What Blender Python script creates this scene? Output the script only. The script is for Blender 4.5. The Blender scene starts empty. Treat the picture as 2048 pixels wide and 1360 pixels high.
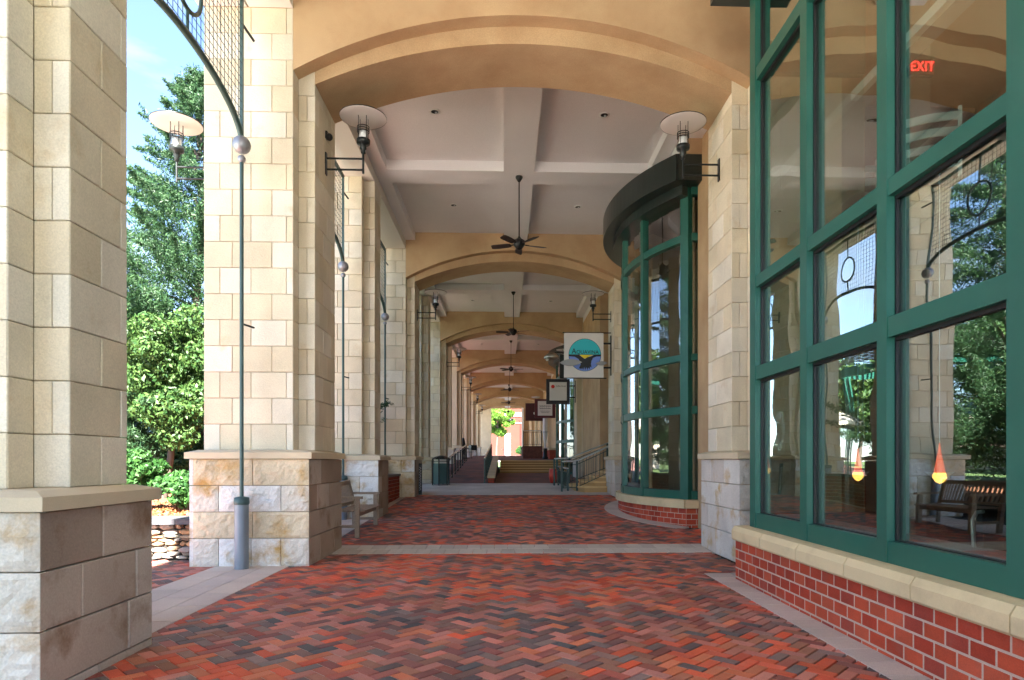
import bpy, math, random
from mathutils import Vector, noise, Matrix
R = math.radians
rnd = random.Random(7)
scene = bpy.context.scene
COL = scene.collection

# ------------------------------------------------------------------ camera
EYE = 1.45
cam_d = bpy.data.cameras.new("camera")
cam = bpy.data.objects.new("camera", cam_d)
COL.objects.link(cam)
cam.location = (0, 0, EYE)
cam.rotation_euler = (R(90), 0, R(-2.02))
cam_d.sensor_width = 36
cam_d.lens = 1275 / 2048 * 36
cam_d.shift_x = -31 / 2048
cam_d.shift_y = 241 / 2048
cam_d.clip_start = 0.05
cam_d.clip_end = 2000
scene.camera = cam

# ------------------------------------------------------------------ sky, sun, exposure
w = bpy.data.worlds.new("World")
scene.world = w
w.use_nodes = True
nt = w.node_tree
nt.nodes.clear()
SUN_DIR = Vector((-0.02, 0.80, -0.78)).normalized()      # the way the light travels
to_sun = -SUN_DIR
elev = math.asin(to_sun.z)
azim = math.atan2(to_sun.x, to_sun.y)
out = nt.nodes.new("ShaderNodeOutputWorld")
bg = nt.nodes.new("ShaderNodeBackground")
sky = nt.nodes.new("ShaderNodeTexSky")
sky.sky_type = 'NISHITA'
sky.sun_disc = False
sky.sun_elevation = elev
sky.sun_rotation = azim
sky.air_density = 0.85
sky.dust_density = 0.15
sky.ozone_density = 3.0
tc = nt.nodes.new("ShaderNodeTexCoord")
mp = nt.nodes.new("ShaderNodeMapping")
mp.inputs['Scale'].default_value = (1.2, 1.2, 4.0)
nz = nt.nodes.new("ShaderNodeTexNoise")
nz.inputs['Scale'].default_value = 2.3
nz.inputs['Detail'].default_value = 7
nz.inputs['Roughness'].default_value = 0.58
cr = nt.nodes.new("ShaderNodeValToRGB")
cr.color_ramp.elements[0].position = 0.50
cr.color_ramp.elements[0].color = (0.05, 0.05, 0.05, 1)
cr.color_ramp.elements[1].position = 0.74
cr.color_ramp.elements[1].color = (0.75, 0.75, 0.75, 1)
mx = nt.nodes.new("ShaderNodeMixRGB")
mx.inputs['Color2'].default_value = (2.6, 2.9, 3.4, 1)
nt.links.new(tc.outputs['Generated'], mp.inputs['Vector'])
nt.links.new(mp.outputs['Vector'], nz.inputs['Vector'])
nt.links.new(nz.outputs['Fac'], cr.inputs['Fac'])
nt.links.new(cr.outputs['Color'], mx.inputs['Fac'])
nt.links.new(sky.outputs['Color'], mx.inputs['Color1'])
nt.links.new(mx.outputs['Color'], bg.inputs['Color'])
bg.inputs['Strength'].default_value = 0.052
nt.links.new(bg.outputs['Background'], out.inputs['Surface'])

sun_d = bpy.data.lights.new("sun", 'SUN')
sun_d.energy = 5.0
sun_d.angle = R(0.6)
sun_d.color = (1.0, 0.95, 0.87)
sun = bpy.data.objects.new("sun", sun_d)
COL.objects.link(sun)
sun.rotation_euler = SUN_DIR.to_track_quat('-Z', 'Y').to_euler()

scene.view_settings.view_transform = 'Standard'
scene.view_settings.look = 'None'
scene.view_settings.gamma = 1.0
scene.view_settings.exposure = 3.65
scene.render.engine = 'CYCLES'
scene.cycles.use_denoising = True
scene.cycles.max_bounces = 10
scene.cycles.diffuse_bounces = 6
scene.cycles.glossy_bounces = 4
scene.cycles.transparent_max_bounces = 16

# ------------------------------------------------------------------ materials
MATS = {}


def mat(name, col=(0.5, 0.5, 0.5), rough=0.6, metal=0.0, var=0.0, vscale=4.0, bump=0.0, bscale=40.0, col2=None,
        objcol=False, attr=None, spec=0.5, emit=None, estr=0.0, grain=0.0, gscale=120.0, detail=6, stretch=None, band=None):
    """procedural surface: base colour (plain, per object or from an attribute), blotches, fine grain and relief"""
    if name in MATS:
        return MATS[name]
    m = bpy.data.materials.new(name)
    m.use_nodes = True
    t = m.node_tree
    N, L = t.nodes, t.links
    b = N['Principled BSDF']
    b.inputs['Roughness'].default_value = rough
    b.inputs['Metallic'].default_value = metal
    b.inputs['Specular IOR Level'].default_value = spec
    co = N.new("ShaderNodeTexCoord")
    geo = N.new("ShaderNodeNewGeometry")
    src = geo.outputs['Position']
    if stretch:
        mpn = N.new("ShaderNodeMapping")
        mpn.inputs['Scale'].default_value = stretch
        L.new(src, mpn.inputs['Vector'])
        src = mpn.outputs['Vector']
    if objcol:
        oi = N.new("ShaderNodeObjectInfo")
        base = oi.outputs['Color']
    elif attr:
        at = N.new("ShaderNodeAttribute")
        at.attribute_name = attr
        base = at.outputs['Color']
    else:
        rgb = N.new("ShaderNodeRGB")
        rgb.outputs[0].default_value = (*col, 1)
        base = rgb.outputs[0]
    if col2 or var:
        n1 = N.new("ShaderNodeTexNoise")
        n1.inputs['Scale'].default_value = vscale
        n1.inputs['Detail'].default_value = detail
        n1.inputs['Roughness'].default_value = 0.62
        L.new(src, n1.inputs['Vector'])
        if col2:
            rr = N.new("ShaderNodeValToRGB")
            rr.color_ramp.elements[0].position = 0.42 if not band else band[0]
            rr.color_ramp.elements[1].position = 0.66 if not band else band[1]
            L.new(n1.outputs['Fac'], rr.inputs['Fac'])
            mm = N.new("ShaderNodeMixRGB")
            L.new(rr.outputs['Color'], mm.inputs['Fac'])
            L.new(base, mm.inputs['Color1'])
            mm.inputs['Color2'].default_value = (*col2, 1)
            base = mm.outputs['Color']
        if var:
            mr = N.new("ShaderNodeMapRange")
            mr.inputs['From Min'].default_value = 0.3
            mr.inputs['From Max'].default_value = 0.7
            mr.inputs['To Min'].default_value = 1 - var
            mr.inputs['To Max'].default_value = 1 + var
            n3 = N.new("ShaderNodeTexNoise")
            n3.inputs['Scale'].default_value = vscale * 0.53
            n3.inputs['Detail'].default_value = 8
            L.new(src, n3.inputs['Vector'])
            L.new(n3.outputs['Fac'], mr.inputs['Value'])
            hv = N.new("ShaderNodeHueSaturation")
            L.new(base, hv.inputs['Color'])
            L.new(mr.outputs['Result'], hv.inputs['Value'])
            base = hv.outputs['Color']
    if grain:
        n4 = N.new("ShaderNodeTexNoise")
        n4.inputs['Scale'].default_value = gscale
        n4.inputs['Detail'].default_value = 3
        L.new(src, n4.inputs['Vector'])
        m4 = N.new("ShaderNodeMapRange")
        m4.inputs['From Min'].default_value = 0.25
        m4.inputs['From Max'].default_value = 0.75
        m4.inputs['To Min'].default_value = 1 - grain
        m4.inputs['To Max'].default_value = 1 + grain
        L.new(n4.outputs['Fac'], m4.inputs['Value'])
        h4 = N.new("ShaderNodeHueSaturation")
        L.new(base, h4.inputs['Color'])
        L.new(m4.outputs['Result'], h4.inputs['Value'])
        base = h4.outputs['Color']
    L.new(base, b.inputs['Base Color'])
    if bump:
        n2 = N.new("ShaderNodeTexNoise")
        n2.inputs['Scale'].default_value = bscale
        n2.inputs['Detail'].default_value = 8
        n2.inputs['Roughness'].default_value = 0.6
        L.new(src, n2.inputs['Vector'])
        bp = N.new("ShaderNodeBump")
        bp.inputs['Strength'].default_value = bump
        bp.inputs['Distance'].default_value = 0.02
        L.new(n2.outputs['Fac'], bp.inputs['Height'])
        L.new(bp.outputs['Normal'], b.inputs['Normal'])
    if emit:
        b.inputs['Emission Color'].default_value = (*emit, 1)
        b.inputs['Emission Strength'].default_value = estr
    MATS[name] = m
    return m


def glass_mat(name, tint=(0.84, 0.94, 0.91), base=0.17, ior=1.75, wob=0.005):
    if name in MATS:
        return MATS[name]
    m = bpy.data.materials.new(name)
    m.use_nodes = True
    t = m.node_tree
    N, L = t.nodes, t.links
    N.clear()
    o = N.new("ShaderNodeOutputMaterial")
    tr = N.new("ShaderNodeBsdfTransparent")
    tr.inputs['Color'].default_value = (*tint, 1)
    gl = N.new("ShaderNodeBsdfGlossy")
    gl.inputs['Roughness'].default_value = 0.0
    gl.inputs['Color'].default_value = (1, 1, 1, 1)
    lw = N.new("ShaderNodeLayerWeight")
    lw.inputs['Blend'].default_value = 0.5
    fr = N.new("ShaderNodeMath")
    fr.operation = 'POWER'
    fr.inputs[1].default_value = 3.2
    L.new(lw.outputs['Facing'], fr.inputs[0])
    ad = N.new("ShaderNodeMath")
    ad.operation = 'ADD'
    ad.use_clamp = True
    ad.inputs[1].default_value = base
    mxs = N.new("ShaderNodeMixShader")
    geo = N.new("ShaderNodeNewGeometry")
    n = N.new("ShaderNodeTexNoise")
    n.inputs['Scale'].default_value = 1.1
    n.inputs['Detail'].default_value = 1
    bp = N.new("ShaderNodeBump")
    bp.inputs['Strength'].default_value = 1.0
    bp.inputs['Distance'].default_value = wob
    L.new(geo.outputs['Position'], n.inputs['Vector'])
    L.new(n.outputs['Fac'], bp.inputs['Height'])
    L.new(bp.outputs['Normal'], gl.inputs['Normal'])
    L.new(fr.outputs[0], ad.inputs[0])
    L.new(ad.outputs[0], mxs.inputs['Fac'])
    L.new(tr.outputs[0], mxs.inputs[1])
    L.new(gl.outputs[0], mxs.inputs[2])
    L.new(mxs.outputs[0], o.inputs['Surface'])
    MATS[name] = m
    return m


def leaf_mat(name, c1, c2, trans=0.35):
    m = bpy.data.materials.new(name)
    m.use_nodes = True
    t = m.node_tree
    N, L = t.nodes, t.links
    b = N['Principled BSDF']
    b.inputs['Roughness'].default_value = 0.5
    b.inputs['Specular IOR Level'].default_value = 0.3
    g = N.new("ShaderNodeNewGeometry")
    rr = N.new("ShaderNodeValToRGB")
    rr.color_ramp.elements[0].color = (*c1, 1)
    rr.color_ramp.elements[1].color = (*c2, 1)
    L.new(g.outputs['Random Per Island'], rr.inputs['Fac'])
    L.new(rr.outputs['Color'], b.inputs['Base Color'])
    tl = N.new("ShaderNodeBsdfTranslucent")
    L.new(rr.outputs['Color'], tl.inputs['Color'])
    ms = N.new("ShaderNodeMixShader")
    ms.inputs[0].default_value = trans
    o = N['Material Output']
    L.new(b.outputs[0], ms.inputs[1])
    L.new(tl.outputs[0], ms.inputs[2])
    L.new(ms.outputs[0], o.inputs['Surface'])
    return m


M_STONE = mat("sandstone", objcol=True, rough=0.85, col2=(0.52, 0.36, 0.18), band=(0.60, 0.92), var=0.12, vscale=2.6, grain=0.11, gscale=80, bump=0.30, bscale=45, spec=0.2)
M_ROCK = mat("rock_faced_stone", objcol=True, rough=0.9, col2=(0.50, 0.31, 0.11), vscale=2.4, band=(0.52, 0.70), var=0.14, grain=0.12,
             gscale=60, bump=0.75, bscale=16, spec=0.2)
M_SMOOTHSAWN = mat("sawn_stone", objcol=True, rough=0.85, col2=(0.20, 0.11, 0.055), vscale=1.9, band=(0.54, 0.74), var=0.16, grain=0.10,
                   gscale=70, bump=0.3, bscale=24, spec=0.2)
M_MORTAR = mat("pier_mortar", (0.34, 0.25, 0.15), rough=0.95, grain=0.15)
M_CAP = mat("cap_stone", (0.60, 0.49, 0.33), rough=0.8, var=0.10, vscale=2.5, grain=0.05, bump=0.1, bscale=50)
M_STUCCO = mat("tan_stucco", (0.52, 0.36, 0.21), rough=0.92, col2=(0.42, 0.26, 0.14), band=(0.40, 0.85), var=0.12, vscale=1.4, grain=0.16, gscale=110, bump=0.25, bscale=130, spec=0.15)
M_CEIL = mat("ceiling_plaster", (0.76, 0.74, 0.74), rough=0.93, var=0.04, vscale=1.2, grain=0.07, gscale=70, bump=0.3, bscale=120, spec=0.15)
M_SOFFIT = mat("white_soffit", (0.72, 0.68, 0.62), rough=0.9, grain=0.04)
M_RAILG = mat("dark_green_rail_paint", (0.008, 0.040, 0.032), rough=0.4)
M_GREEN = mat("green_painted_metal", (0.012, 0.098, 0.070), rough=0.40, col2=(0.03, 0.125, 0.095), band=(0.5, 0.9), vscale=1.6, var=0.10, grain=0.06, gscale=200, bump=0.04, bscale=200)
M_FASCIA = mat("dark_fascia_metal", (0.018, 0.026, 0.024), rough=0.28, var=0.1)
M_GASKET = mat("black_gasket", (0.006, 0.006, 0.007), rough=0.5)
M_BRICK = mat("red_brick", objcol=True, rough=0.8, col2=(0.30, 0.10, 0.07), band=(0.55, 0.95), var=0.16, vscale=5, grain=0.12, gscale=120, bump=0.3, bscale=90, spec=0.25)
M_BMORTAR = mat("brick_mortar", (0.50, 0.35, 0.27), rough=0.95, grain=0.12)
M_SILL = mat("cast_stone_sill", (0.64, 0.50, 0.29), rough=0.75, col2=(0.42, 0.31, 0.18), band=(0.52, 0.95), var=0.10, vscale=3, grain=0.04, bump=0.08)
M_PAVER = mat("clay_paver", objcol=True, rough=0.72, col2=(0.40, 0.26, 0.20), band=(0.55, 1.1), var=0.18, vscale=2.4, grain=0.28, gscale=170, bump=0.35, bscale=120, spec=0.3)
M_PAVERA = mat("clay_paver_mass", attr="tone", rough=0.72, col2=(0.40, 0.26, 0.20), band=(0.55, 1.1), var=0.18, vscale=2.4, grain=0.28, gscale=170, bump=0.35, bscale=120, spec=0.3)
M_JOINT = mat("sand_joint", (0.012, 0.010, 0.009), rough=1.0, grain=0.3, gscale=300)
M_PALE = mat("pale_concrete_paver", objcol=True, rough=0.85, var=0.10, vscale=3, grain=0.16, gscale=150, bump=0.2, bscale=90)
M_PALESHEET = mat("pale_concrete_paving", (0.50, 0.45, 0.41), rough=0.85, var=0.18, vscale=2.2, grain=0.2, gscale=60, bump=0.2, bscale=60)
M_BLACK = mat("black_metal", (0.012, 0.012, 0.013), rough=0.4, metal=0.3)
M_IRON = mat("dark_bronze_metal", (0.02, 0.024, 0.024), rough=0.38, metal=0.4)
M_PIPE = mat("teal_grey_pipe", (0.055, 0.10, 0.095), rough=0.45, metal=0.2, var=0.08)
M_PIPEB = mat("blue_grey_pipe", (0.20, 0.24, 0.28), rough=0.45, metal=0.3, var=0.12, vscale=6)
M_BALL = mat("grey_ball_finial", (0.28, 0.28, 0.30), rough=0.35, metal=0.4)
M_SILVER = mat("brushed_steel", (0.55, 0.58, 0.60), rough=0.28, metal=0.9)
M_DISH = mat("white_enamel_dish", (0.74, 0.70, 0.66), rough=0.5)
M_LAMPGLASS = mat("frosted_lamp_glass", (0.80, 0.80, 0.80), rough=0.25, spec=0.6)
M_CLEAR = glass_mat("lamp_clear_glass", (0.95, 0.95, 0.95), 0.08, 1.45, 0.0)
M_GLASS = glass_mat("shop_glass")
M_WOODB = mat("weathered_teak", (0.30, 0.215, 0.15), rough=0.75, var=0.2, vscale=14, grain=0.15, gscale=60, stretch=(9, 1, 9))
M_DARKSTONE = mat("slate_coping", (0.06, 0.062, 0.07), rough=0.7, var=0.2, grain=0.2, bump=0.3)
M_FIELD = mat("field_stone", objcol=True, rough=0.9, var=0.25, vscale=8, grain=0.2, bump=0.6, bscale=22)
M_MULCH = mat("bark_mulch", (0.22, 0.085, 0.04), rough=1.0, var=0.5, vscale=30, grain=0.4, gscale=60, bump=1.0, bscale=40)
M_GRASS = mat("lawn_ground", (0.06, 0.11, 0.025), rough=1.0, var=0.3, vscale=3, grain=0.3, bump=0.6, bscale=30)
M_BARK = mat("tree_bark", (0.10, 0.075, 0.06), rough=0.95, var=0.3, vscale=8, bump=0.8, bscale=30, stretch=(4, 4, 0.6))
M_INWALL = mat("interior_brown_wall", (0.20, 0.105, 0.055), rough=0.8, var=0.1, vscale=1.0)
M_INCREAM = mat("interior_cream_wall", (0.27, 0.21, 0.14), rough=0.85)
M_INWHITE = mat("interior_white_trim", (0.72, 0.72, 0.70), rough=0.6)
M_INGREY = mat("interior_grey_soffit", (0.30, 0.28, 0.27), rough=0.8)
M_INFLOOR = mat("interior_dark_floor", (0.09, 0.07, 0.06), rough=0.4, var=0.2)
M_STEP = mat("tan_step_stone", (0.70, 0.47, 0.21), rough=0.8, var=0.1, grain=0.06)
M_WHITE = mat("white_paint", (0.78, 0.78, 0.76), rough=0.5)
M_CANVAS = mat("cream_canvas", (0.72, 0.66, 0.56), rough=0.9)


# ------------------------------------------------------------------ object helpers
def wl(o):
    v = Vector((0, 0, 0))
    while o is not None:
        v += o.location
        o = o.parent
    return v


def tag(o, label=None, cat=None, group=None, kind=None):
    if label: o['label'] = label
    if cat: o['category'] = cat
    if group: o['group'] = group
    if kind: o['kind'] = kind
    return o


def thing(name, loc, label, cat, group=None):
    o = bpy.data.objects.new(name, None)
    o.empty_display_size = 0.1
    COL.objects.link(o)
    o.location = loc
    return tag(o, label, cat, group)


def place(name, mesh, parent, loc, color=None, rot=None):
    o = bpy.data.objects.new(name, mesh)
    COL.objects.link(o)
    if parent is not None:
        o.parent = parent
        o.location = Vector(loc) - wl(parent)
    else:
        o.location = loc
    if rot: o.rotation_euler = rot
    if color: o.color = (*color, 1)
    return o


def copy_tree(o, loc, label=None, parent=None, turn=None):
    c = o.copy()
    COL.objects.link(c)
    if parent is not None:
        c.parent = parent
    else:
        c.location = loc
        if label: c['label'] = label
        if turn is not None: c.rotation_euler = (0, 0, turn)
    for ch in o.children:
        copy_tree(ch, None, None, c)
    return c


class MB:
    """collects shapes (world coordinates) and links them as ONE mesh object"""

    def __init__(s):
        s.v = []
        s.f = []
        s.sm = []

    def add(s, vs, fs, smooth=False):
        n = len(s.v)
        s.v += [tuple(p) for p in vs]
        s.f += [tuple(n + i for i in f) for f in fs]
        s.sm += [smooth] * len(fs)
        return s

    def box(s, x0, x1, y0, y1, z0, z1):
        return s.add([(x0, y0, z0), (x1, y0, z0), (x1, y1, z0), (x0, y1, z0), (x0, y0, z1), (x1, y0, z1), (x1, y1, z1), (x0, y1, z1)],
                     [(0, 3, 2, 1), (4, 5, 6, 7), (0, 1, 5, 4), (1, 2, 6, 5), (2, 3, 7, 6), (3, 0, 4, 7)])

    def prism_y(s, poly, y0, y1):
        """polygon in (x, z), counter-clockwise seen from -y, extruded along y"""
        n = len(poly)
        vs = [(p[0], y0, p[1]) for p in poly] + [(p[0], y1, p[1]) for p in poly]
        fs = [tuple(range(n)), tuple(range(2 * n - 1, n - 1, -1))]
        fs += [((i + 1) % n, i, n + i, n + (i + 1) % n) for i in range(n)]
        return s.add(vs, fs)

    def prism_z(s, poly, z0, z1, smooth_sides=False):
        n = len(poly)
        vs = [(p[0], p[1], z0) for p in poly] + [(p[0], p[1], z1) for p in poly]
        s.add(vs, [tuple(range(n - 1, -1, -1)), tuple(range(n, 2 * n))])
        return s.add(vs, [(i, (i + 1) % n, n + (i + 1) % n, n + i) for i in range(n)], smooth_sides)

    def tube(s, pts, r, seg=8, caps=True, smooth=True):
        pts = [Vector(p) for p in pts]
        vs, fs = [], []
        prev = None
        for i, p in enumerate(pts):
            if i == 0: d = pts[1] - p
            elif i == len(pts) - 1: d = p - pts[-2]
            else: d = (pts[i + 1] - p).normalized() + (p - pts[i - 1]).normalized()
            d.normalize()
            if prev is None:
                u = Vector((0, 0, 1)).cross(d)
                if u.length < 0.05: u = Vector((1, 0, 0)).cross(d)
            else:
                u = prev - d * prev.dot(d)
            u.normalize()
            prev = u
            q = d.cross(u)
            rr = r[i] if isinstance(r, (list, tuple)) else r
            for k in range(seg):
                a = 2 * math.pi * k / seg
                vs.append(p + u * math.cos(a) * rr + q * math.sin(a) * rr)
        for i in range(len(pts) - 1):
            for k in range(seg):
                k2 = (k + 1) % seg
                fs.append((i * seg + k, i * seg + k2, (i + 1) * seg + k2, (i + 1) * seg + k))
        s.add(vs, fs, smooth)
        if caps:
            n = (len(pts) - 1) * seg
            s.add(vs[:seg], [tuple(range(seg - 1, -1, -1))])
            s.add(vs[n:n + seg], [tuple(range(seg))])
        return s

    def lathe(s, prof, c, seg=20, smooth=True):
        """profile of (radius, z) turned round the vertical through c"""
        vs, fs = [], []
        for (r, z) in prof:
            for k in range(seg):
                a = 2 * math.pi * k / seg
                vs.append((c[0] + r * math.cos(a), c[1] + r * math.sin(a), c[2] + z))
        for i in range(len(prof) - 1):
            for k in range(seg):
                k2 = (k + 1) % seg
                fs.append((i * seg + k, i * seg + k2, (i + 1) * seg + k2, (i + 1) * seg + k))
        return s.add(vs, fs, smooth)

    def ball(s, c, r, seg=16):
        n = seg // 2
        return s.lathe([(max(1e-4, r * math.sin(math.pi * i / n)), -r * math.cos(math.pi * i / n)) for i in range(n + 1)], c, seg)

    def mesh(s, name, m, org=(0, 0, 0)):
        me = bpy.data.meshes.new(name)
        ox, oy, oz = org
        me.from_pydata([(a - ox, b - oy, c - oz) for a, b, c in s.v], [], s.f)
        me.polygons.foreach_set("use_smooth", s.sm)
        me.materials.append(m)
        me.update()
        return me

    def build(s, name, m, parent=None, color=None, org=None):
        o0 = wl(parent) if parent is not None else Vector(org if org else (0, 0, 0))
        if org and parent is not None: o0 = Vector(org)
        me = s.mesh(name, m, o0)
        o = bpy.data.objects.new(name, me)
        COL.objects.link(o)
        if parent is not None:
            o.parent = parent
            o.location = o0 - wl(parent)
        else:
            o.location = o0
        if color: o.color = (*color, 1)
        return o


CACHE = {}


def slab_mesh(kind, u, h, t, m, rough=0.0, seed=0):
    """one facing block: u wide (x), h high (z), face towards -y at y = 0, t thick; rock-faced when rough > 0"""
    key = (kind, round(u, 3), round(h, 3), round(t, 3), m.name, rough, seed)
    if key in CACHE:
        return CACHE[key]
    b = MB()
    c = 0.006
    if rough <= 0:
        vs = [(0, c, 0), (u, c, 0), (u, c, h), (0, c, h), (c, 0, c), (u - c, 0, c), (u - c, 0, h - c), (c, 0, h - c),
              (0, t, 0), (u, t, 0), (u, t, h), (0, t, h)]
        b.add(vs, [(4, 5, 6, 7), (0, 1, 5, 4), (1, 2, 6, 5), (2, 3, 7, 6), (3, 0, 4, 7), (1, 0, 8, 9), (2, 1, 9, 10), (3, 2, 10, 11), (0, 3, 11, 8)])
    else:
        nu, nh = max(4, int(u / 0.035)), max(4, int(h / 0.035))
        vs = []
        for j in range(nh + 1):
            for i in range(nu + 1):
                x, z = u * i / nu, h * j / nh
                e = min(i, nu - i, j, nh - j)
                k = 0 if e == 0 else (0.75 if e == 1 else 1)
                v = Vector((x * 7.0 + seed * 11.3, z * 9.0 + seed * 3.1, seed * 1.7))
                d = noise.noise(v) * 0.55 + noise.noise(v * 2.3) * 0.4 + abs(noise.noise(v * 4.1)) * 0.35 + 0.35
                vs.append((x, -rough * k * max(0.05, d), z))
        n0 = len(vs)
        fs = [(j * (nu + 1) + i, j * (nu + 1) + i + 1, (j + 1) * (nu + 1) + i + 1, (j + 1) * (nu + 1) + i) for j in range(nh) for i in range(nu)]
        b.add(vs, fs)
        b.add([(0, 0, 0), (u, 0, 0), (u, 0, h), (0, 0, h), (0, t, 0), (u, t, 0), (u, t, h), (0, t, h)], [(1, 0, 4, 5), (2, 1, 5, 6), (3, 2, 6, 7), (0, 3, 7, 4)])
    me = b.mesh(kind, m)
    CACHE[key] = me
    return me


def facing(parent, name, p0, p1, cuts_list, zs, m, tones, t=0.05, gap=0.008, rough=0.0, step_out=0.0):
    """blocks over the vertical face from p0 to p1 (x, y); seen from outside p0 is on the left"""
    p0, p1 = Vector(p0), Vector(p1)
    d = p1 - p0
    wdt = d.length
    d.normalize()
    ang = math.atan2(d.y, d.x)
    for r in range(len(zs) - 1):
        cuts = [0.0] + [c for c in cuts_list[r % len(cuts_list)] if 0.08 < c < wdt - 0.06] + [wdt]
        h = zs[r + 1] - zs[r] - gap
        for a, b in zip(cuts[:-1], cuts[1:]):
            g0 = 0 if a == 0 else gap / 2
            g1 = 0 if b == wdt else gap / 2
            me = slab_mesh(name, b - a - g0 - g1, h, t, m, rough, rnd.randint(0, 60) if rough > 0 else 0)
            q = p0 + d * (a + g0)
            pr = rnd.uniform(0, 0.003)
            nx, ny = d.y, -d.x
            tone = rnd.choice(tones)
            k = rnd.uniform(0.95, 1.04)
            place(name, me, parent, (q.x + nx * pr, q.y + ny * pr, zs[r] + gap / 2), tuple(c * k for c in tone), (0, 0, ang))


# ------------------------------------------------------------------ ground levels of the place
def ground_z(y):
    if y < 10: return 0.0
    if y < 24.4: return 0.04 * (y - 10)
    return 0.576


def floor_mid(y):         # middle walk before the steps
    if y < 24.4: return ground_z(y)
    return 0.576 + 0.015 * (y - 24.4)


STEP_Y = 35.6
UP_Z = 1.45


def upper_z(y): return UP_Z + 0.020 * (y - 37.2)


def walk_z(y): return ground_z(y) if y < 24.4 else (0.576 + (UP_Z - 0.576) * (y - 24.4) / (37.2 - 24.4) if y < 37.2 else upper_z(y))


def sheet(name, pts, m, kind='structure', th=0.0):
    b = MB()
    b.add(pts, [tuple(range(len(pts)))])
    o = b.build(name, m)
    return tag(o, kind=kind)


sheet("ground", [(-600, -300, -0.25), (600, -300, -0.25), (600, 900, -0.25), (-600, 900, -0.25)], M_GRASS)
b = MB()
for (ya, yb) in ((-8, 10), (10, 24.4)):
    b.add([(-12, ya, ground_z(ya) - 0.026), (4.2, ya, ground_z(ya) - 0.026), (4.2, yb, ground_z(yb) - 0.026), (-12, yb, ground_z(yb) - 0.026)], [(0, 1, 2, 3)])
joint_bed = tag(b.build("pavement", M_JOINT), kind='structure')

# ------------------------------------------------------------------ herringbone clay pavers
L_, W_ = 0.2015, 0.1005
PAL = {'char': (0.080, 0.072, 0.072), 'mar': (0.24, 0.070, 0.055), 'bro': (0.29, 0.115, 0.070), 'red': (0.58, 0.085, 0.034), 'ora': (0.56, 0.15, 0.065),
       'pin': (0.45, 0.16, 0.120), 'gry': (0.18, 0.13, 0.115)}


def paver_tone(x, y):
    n = noise.noise(Vector((x * 0.55, y * 0.75, 0.3))) + 0.45 * noise.noise(Vector((x * 1.7, y * 1.9, 5.0)))
    r = rnd.random()
    p = n * 0.9 + 0.5
    if r < 0.20 * (1.2 - p): c = PAL['char']
    elif r < 0.28: c = PAL['gry']
    elif r < 0.46: c = PAL['mar']
    elif r < 0.62: c = PAL['bro']
    elif r < 0.82: c = PAL['pin']
    else: c = PAL['red'] if p > 0.42 else (PAL['pin'] if rnd.random() < 0.5 else PAL['ora'])
    if p > 0.68 and rnd.random() < 0.5: c = PAL['red'] if rnd.random() < 0.6 else PAL['ora']
    if p < 0.2 and rnd.random() < 0.35: c = PAL['char']
    q = rnd.choice(list(PAL.values()))
    k = rnd.uniform(0.88, 1.32)
    return tuple((v * 0.82 + u * 0.18) * k for v, u in zip(c, q))


g = 0.0055
cf = 0.004
pb = MB()
PAVER_VS = []
for (gl, gw) in ((0.0055, 0.0135), (0.0135, 0.0055)):  # joints in one direction widened to stand in for their shade
  a0, a1, b0, b1 = gl / 2, L_ - gl / 2, gw / 2, W_ - gw / 2
  PAVER_V = [(a0 + cf, b0 + cf, 0), (a1 - cf, b0 + cf, 0), (a1 - cf, b1 - cf, 0), (a0 + cf, b1 - cf, 0),
           (a0, b0, -cf), (a1, b0, -cf), (a1, b1, -cf), (a0, b1, -cf), (a0, b0, -0.05), (a1, b0, -0.05), (a1, b1, -0.05), (a0, b1, -0.05)]
  PAVER_VS.append(PAVER_V)
PAVER_F = [(0, 1, 2, 3), (4, 5, 1, 0), (5, 6, 2, 1), (6, 7, 3, 2), (7, 4, 0, 3), (8, 9, 5, 4), (9, 10, 6, 5), (10, 11, 7, 6), (11, 8, 4, 7)]
PAVER_VS = [[(x - L_ / 2, y - W_ / 2, z) for x, y, z in pv] for pv in PAVER_VS]
paver_mes = []
for pv in PAVER_VS:
    pb = MB()
    pb.add(pv, PAVER_F)
    paver_mes.append(pb.mesh("brick", M_PAVER))


def bay2_x(y, off=0.0):
    dy = y - 15.4
    rr = 4.54 + off
    if abs(dy) > rr: return 99
    return 7.36 - math.sqrt(rr * rr - dy * dy)


def paver_ok(x, y):
    if y > 19.66 or y < 2.4: return False
    if x > 4.2: return False
    if x > 3.22 and (8.8 < y < 10.7 or y > 18.9): return False
    if -3.86 < x < -3.05: return False
    if x > 2.66 and y < 8.03: return False
    if 10.06 < y < 10.64 and x > -2.97: return False
    if x < -3.9:
        return 5.0 < y < 9.42 and x > -8.5
    if 12.5 < y < 18.3 and x > bay2_x(y, 0.22): return False
    return True


pavers = []
s = W_
A45 = R(45)
ca, sa = math.cos(A45), math.sin(A45)
# 90-degree herringbone laid at 45 degrees: each step of the zig-zag is one brick along u and one along v
for i in range(-190, 260):
    for j in range(-190, 260):
        k = (i - j) % 4
        if k == 0: cx, cy, rot = i + 1, j + 0.5, 0
        elif k == 3: cx, cy, rot = i + 0.5, j + 1.0, 1
        else: continue
        # horizontal brick covers cells (i,j),(i+1,j); vertical one covers (i,j),(i,j+1)
        u, v = cx * s, cy * s
        x, y = u * ca - v * sa, u * sa + v * ca
        if paver_ok(x, y):
            pavers.append((x, y, A45 + (R(90) if rot else 0)))


def shows(p):
    x, y = p[0], p[1]
    px = 1010 + 1275 * x / y
    py = 921 + 1275 * 1.45 / y
    return -30 < px < 2080 and py < 1400 and x > -2.9 or (x < -3.9 and 280 < px < 392)


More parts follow.
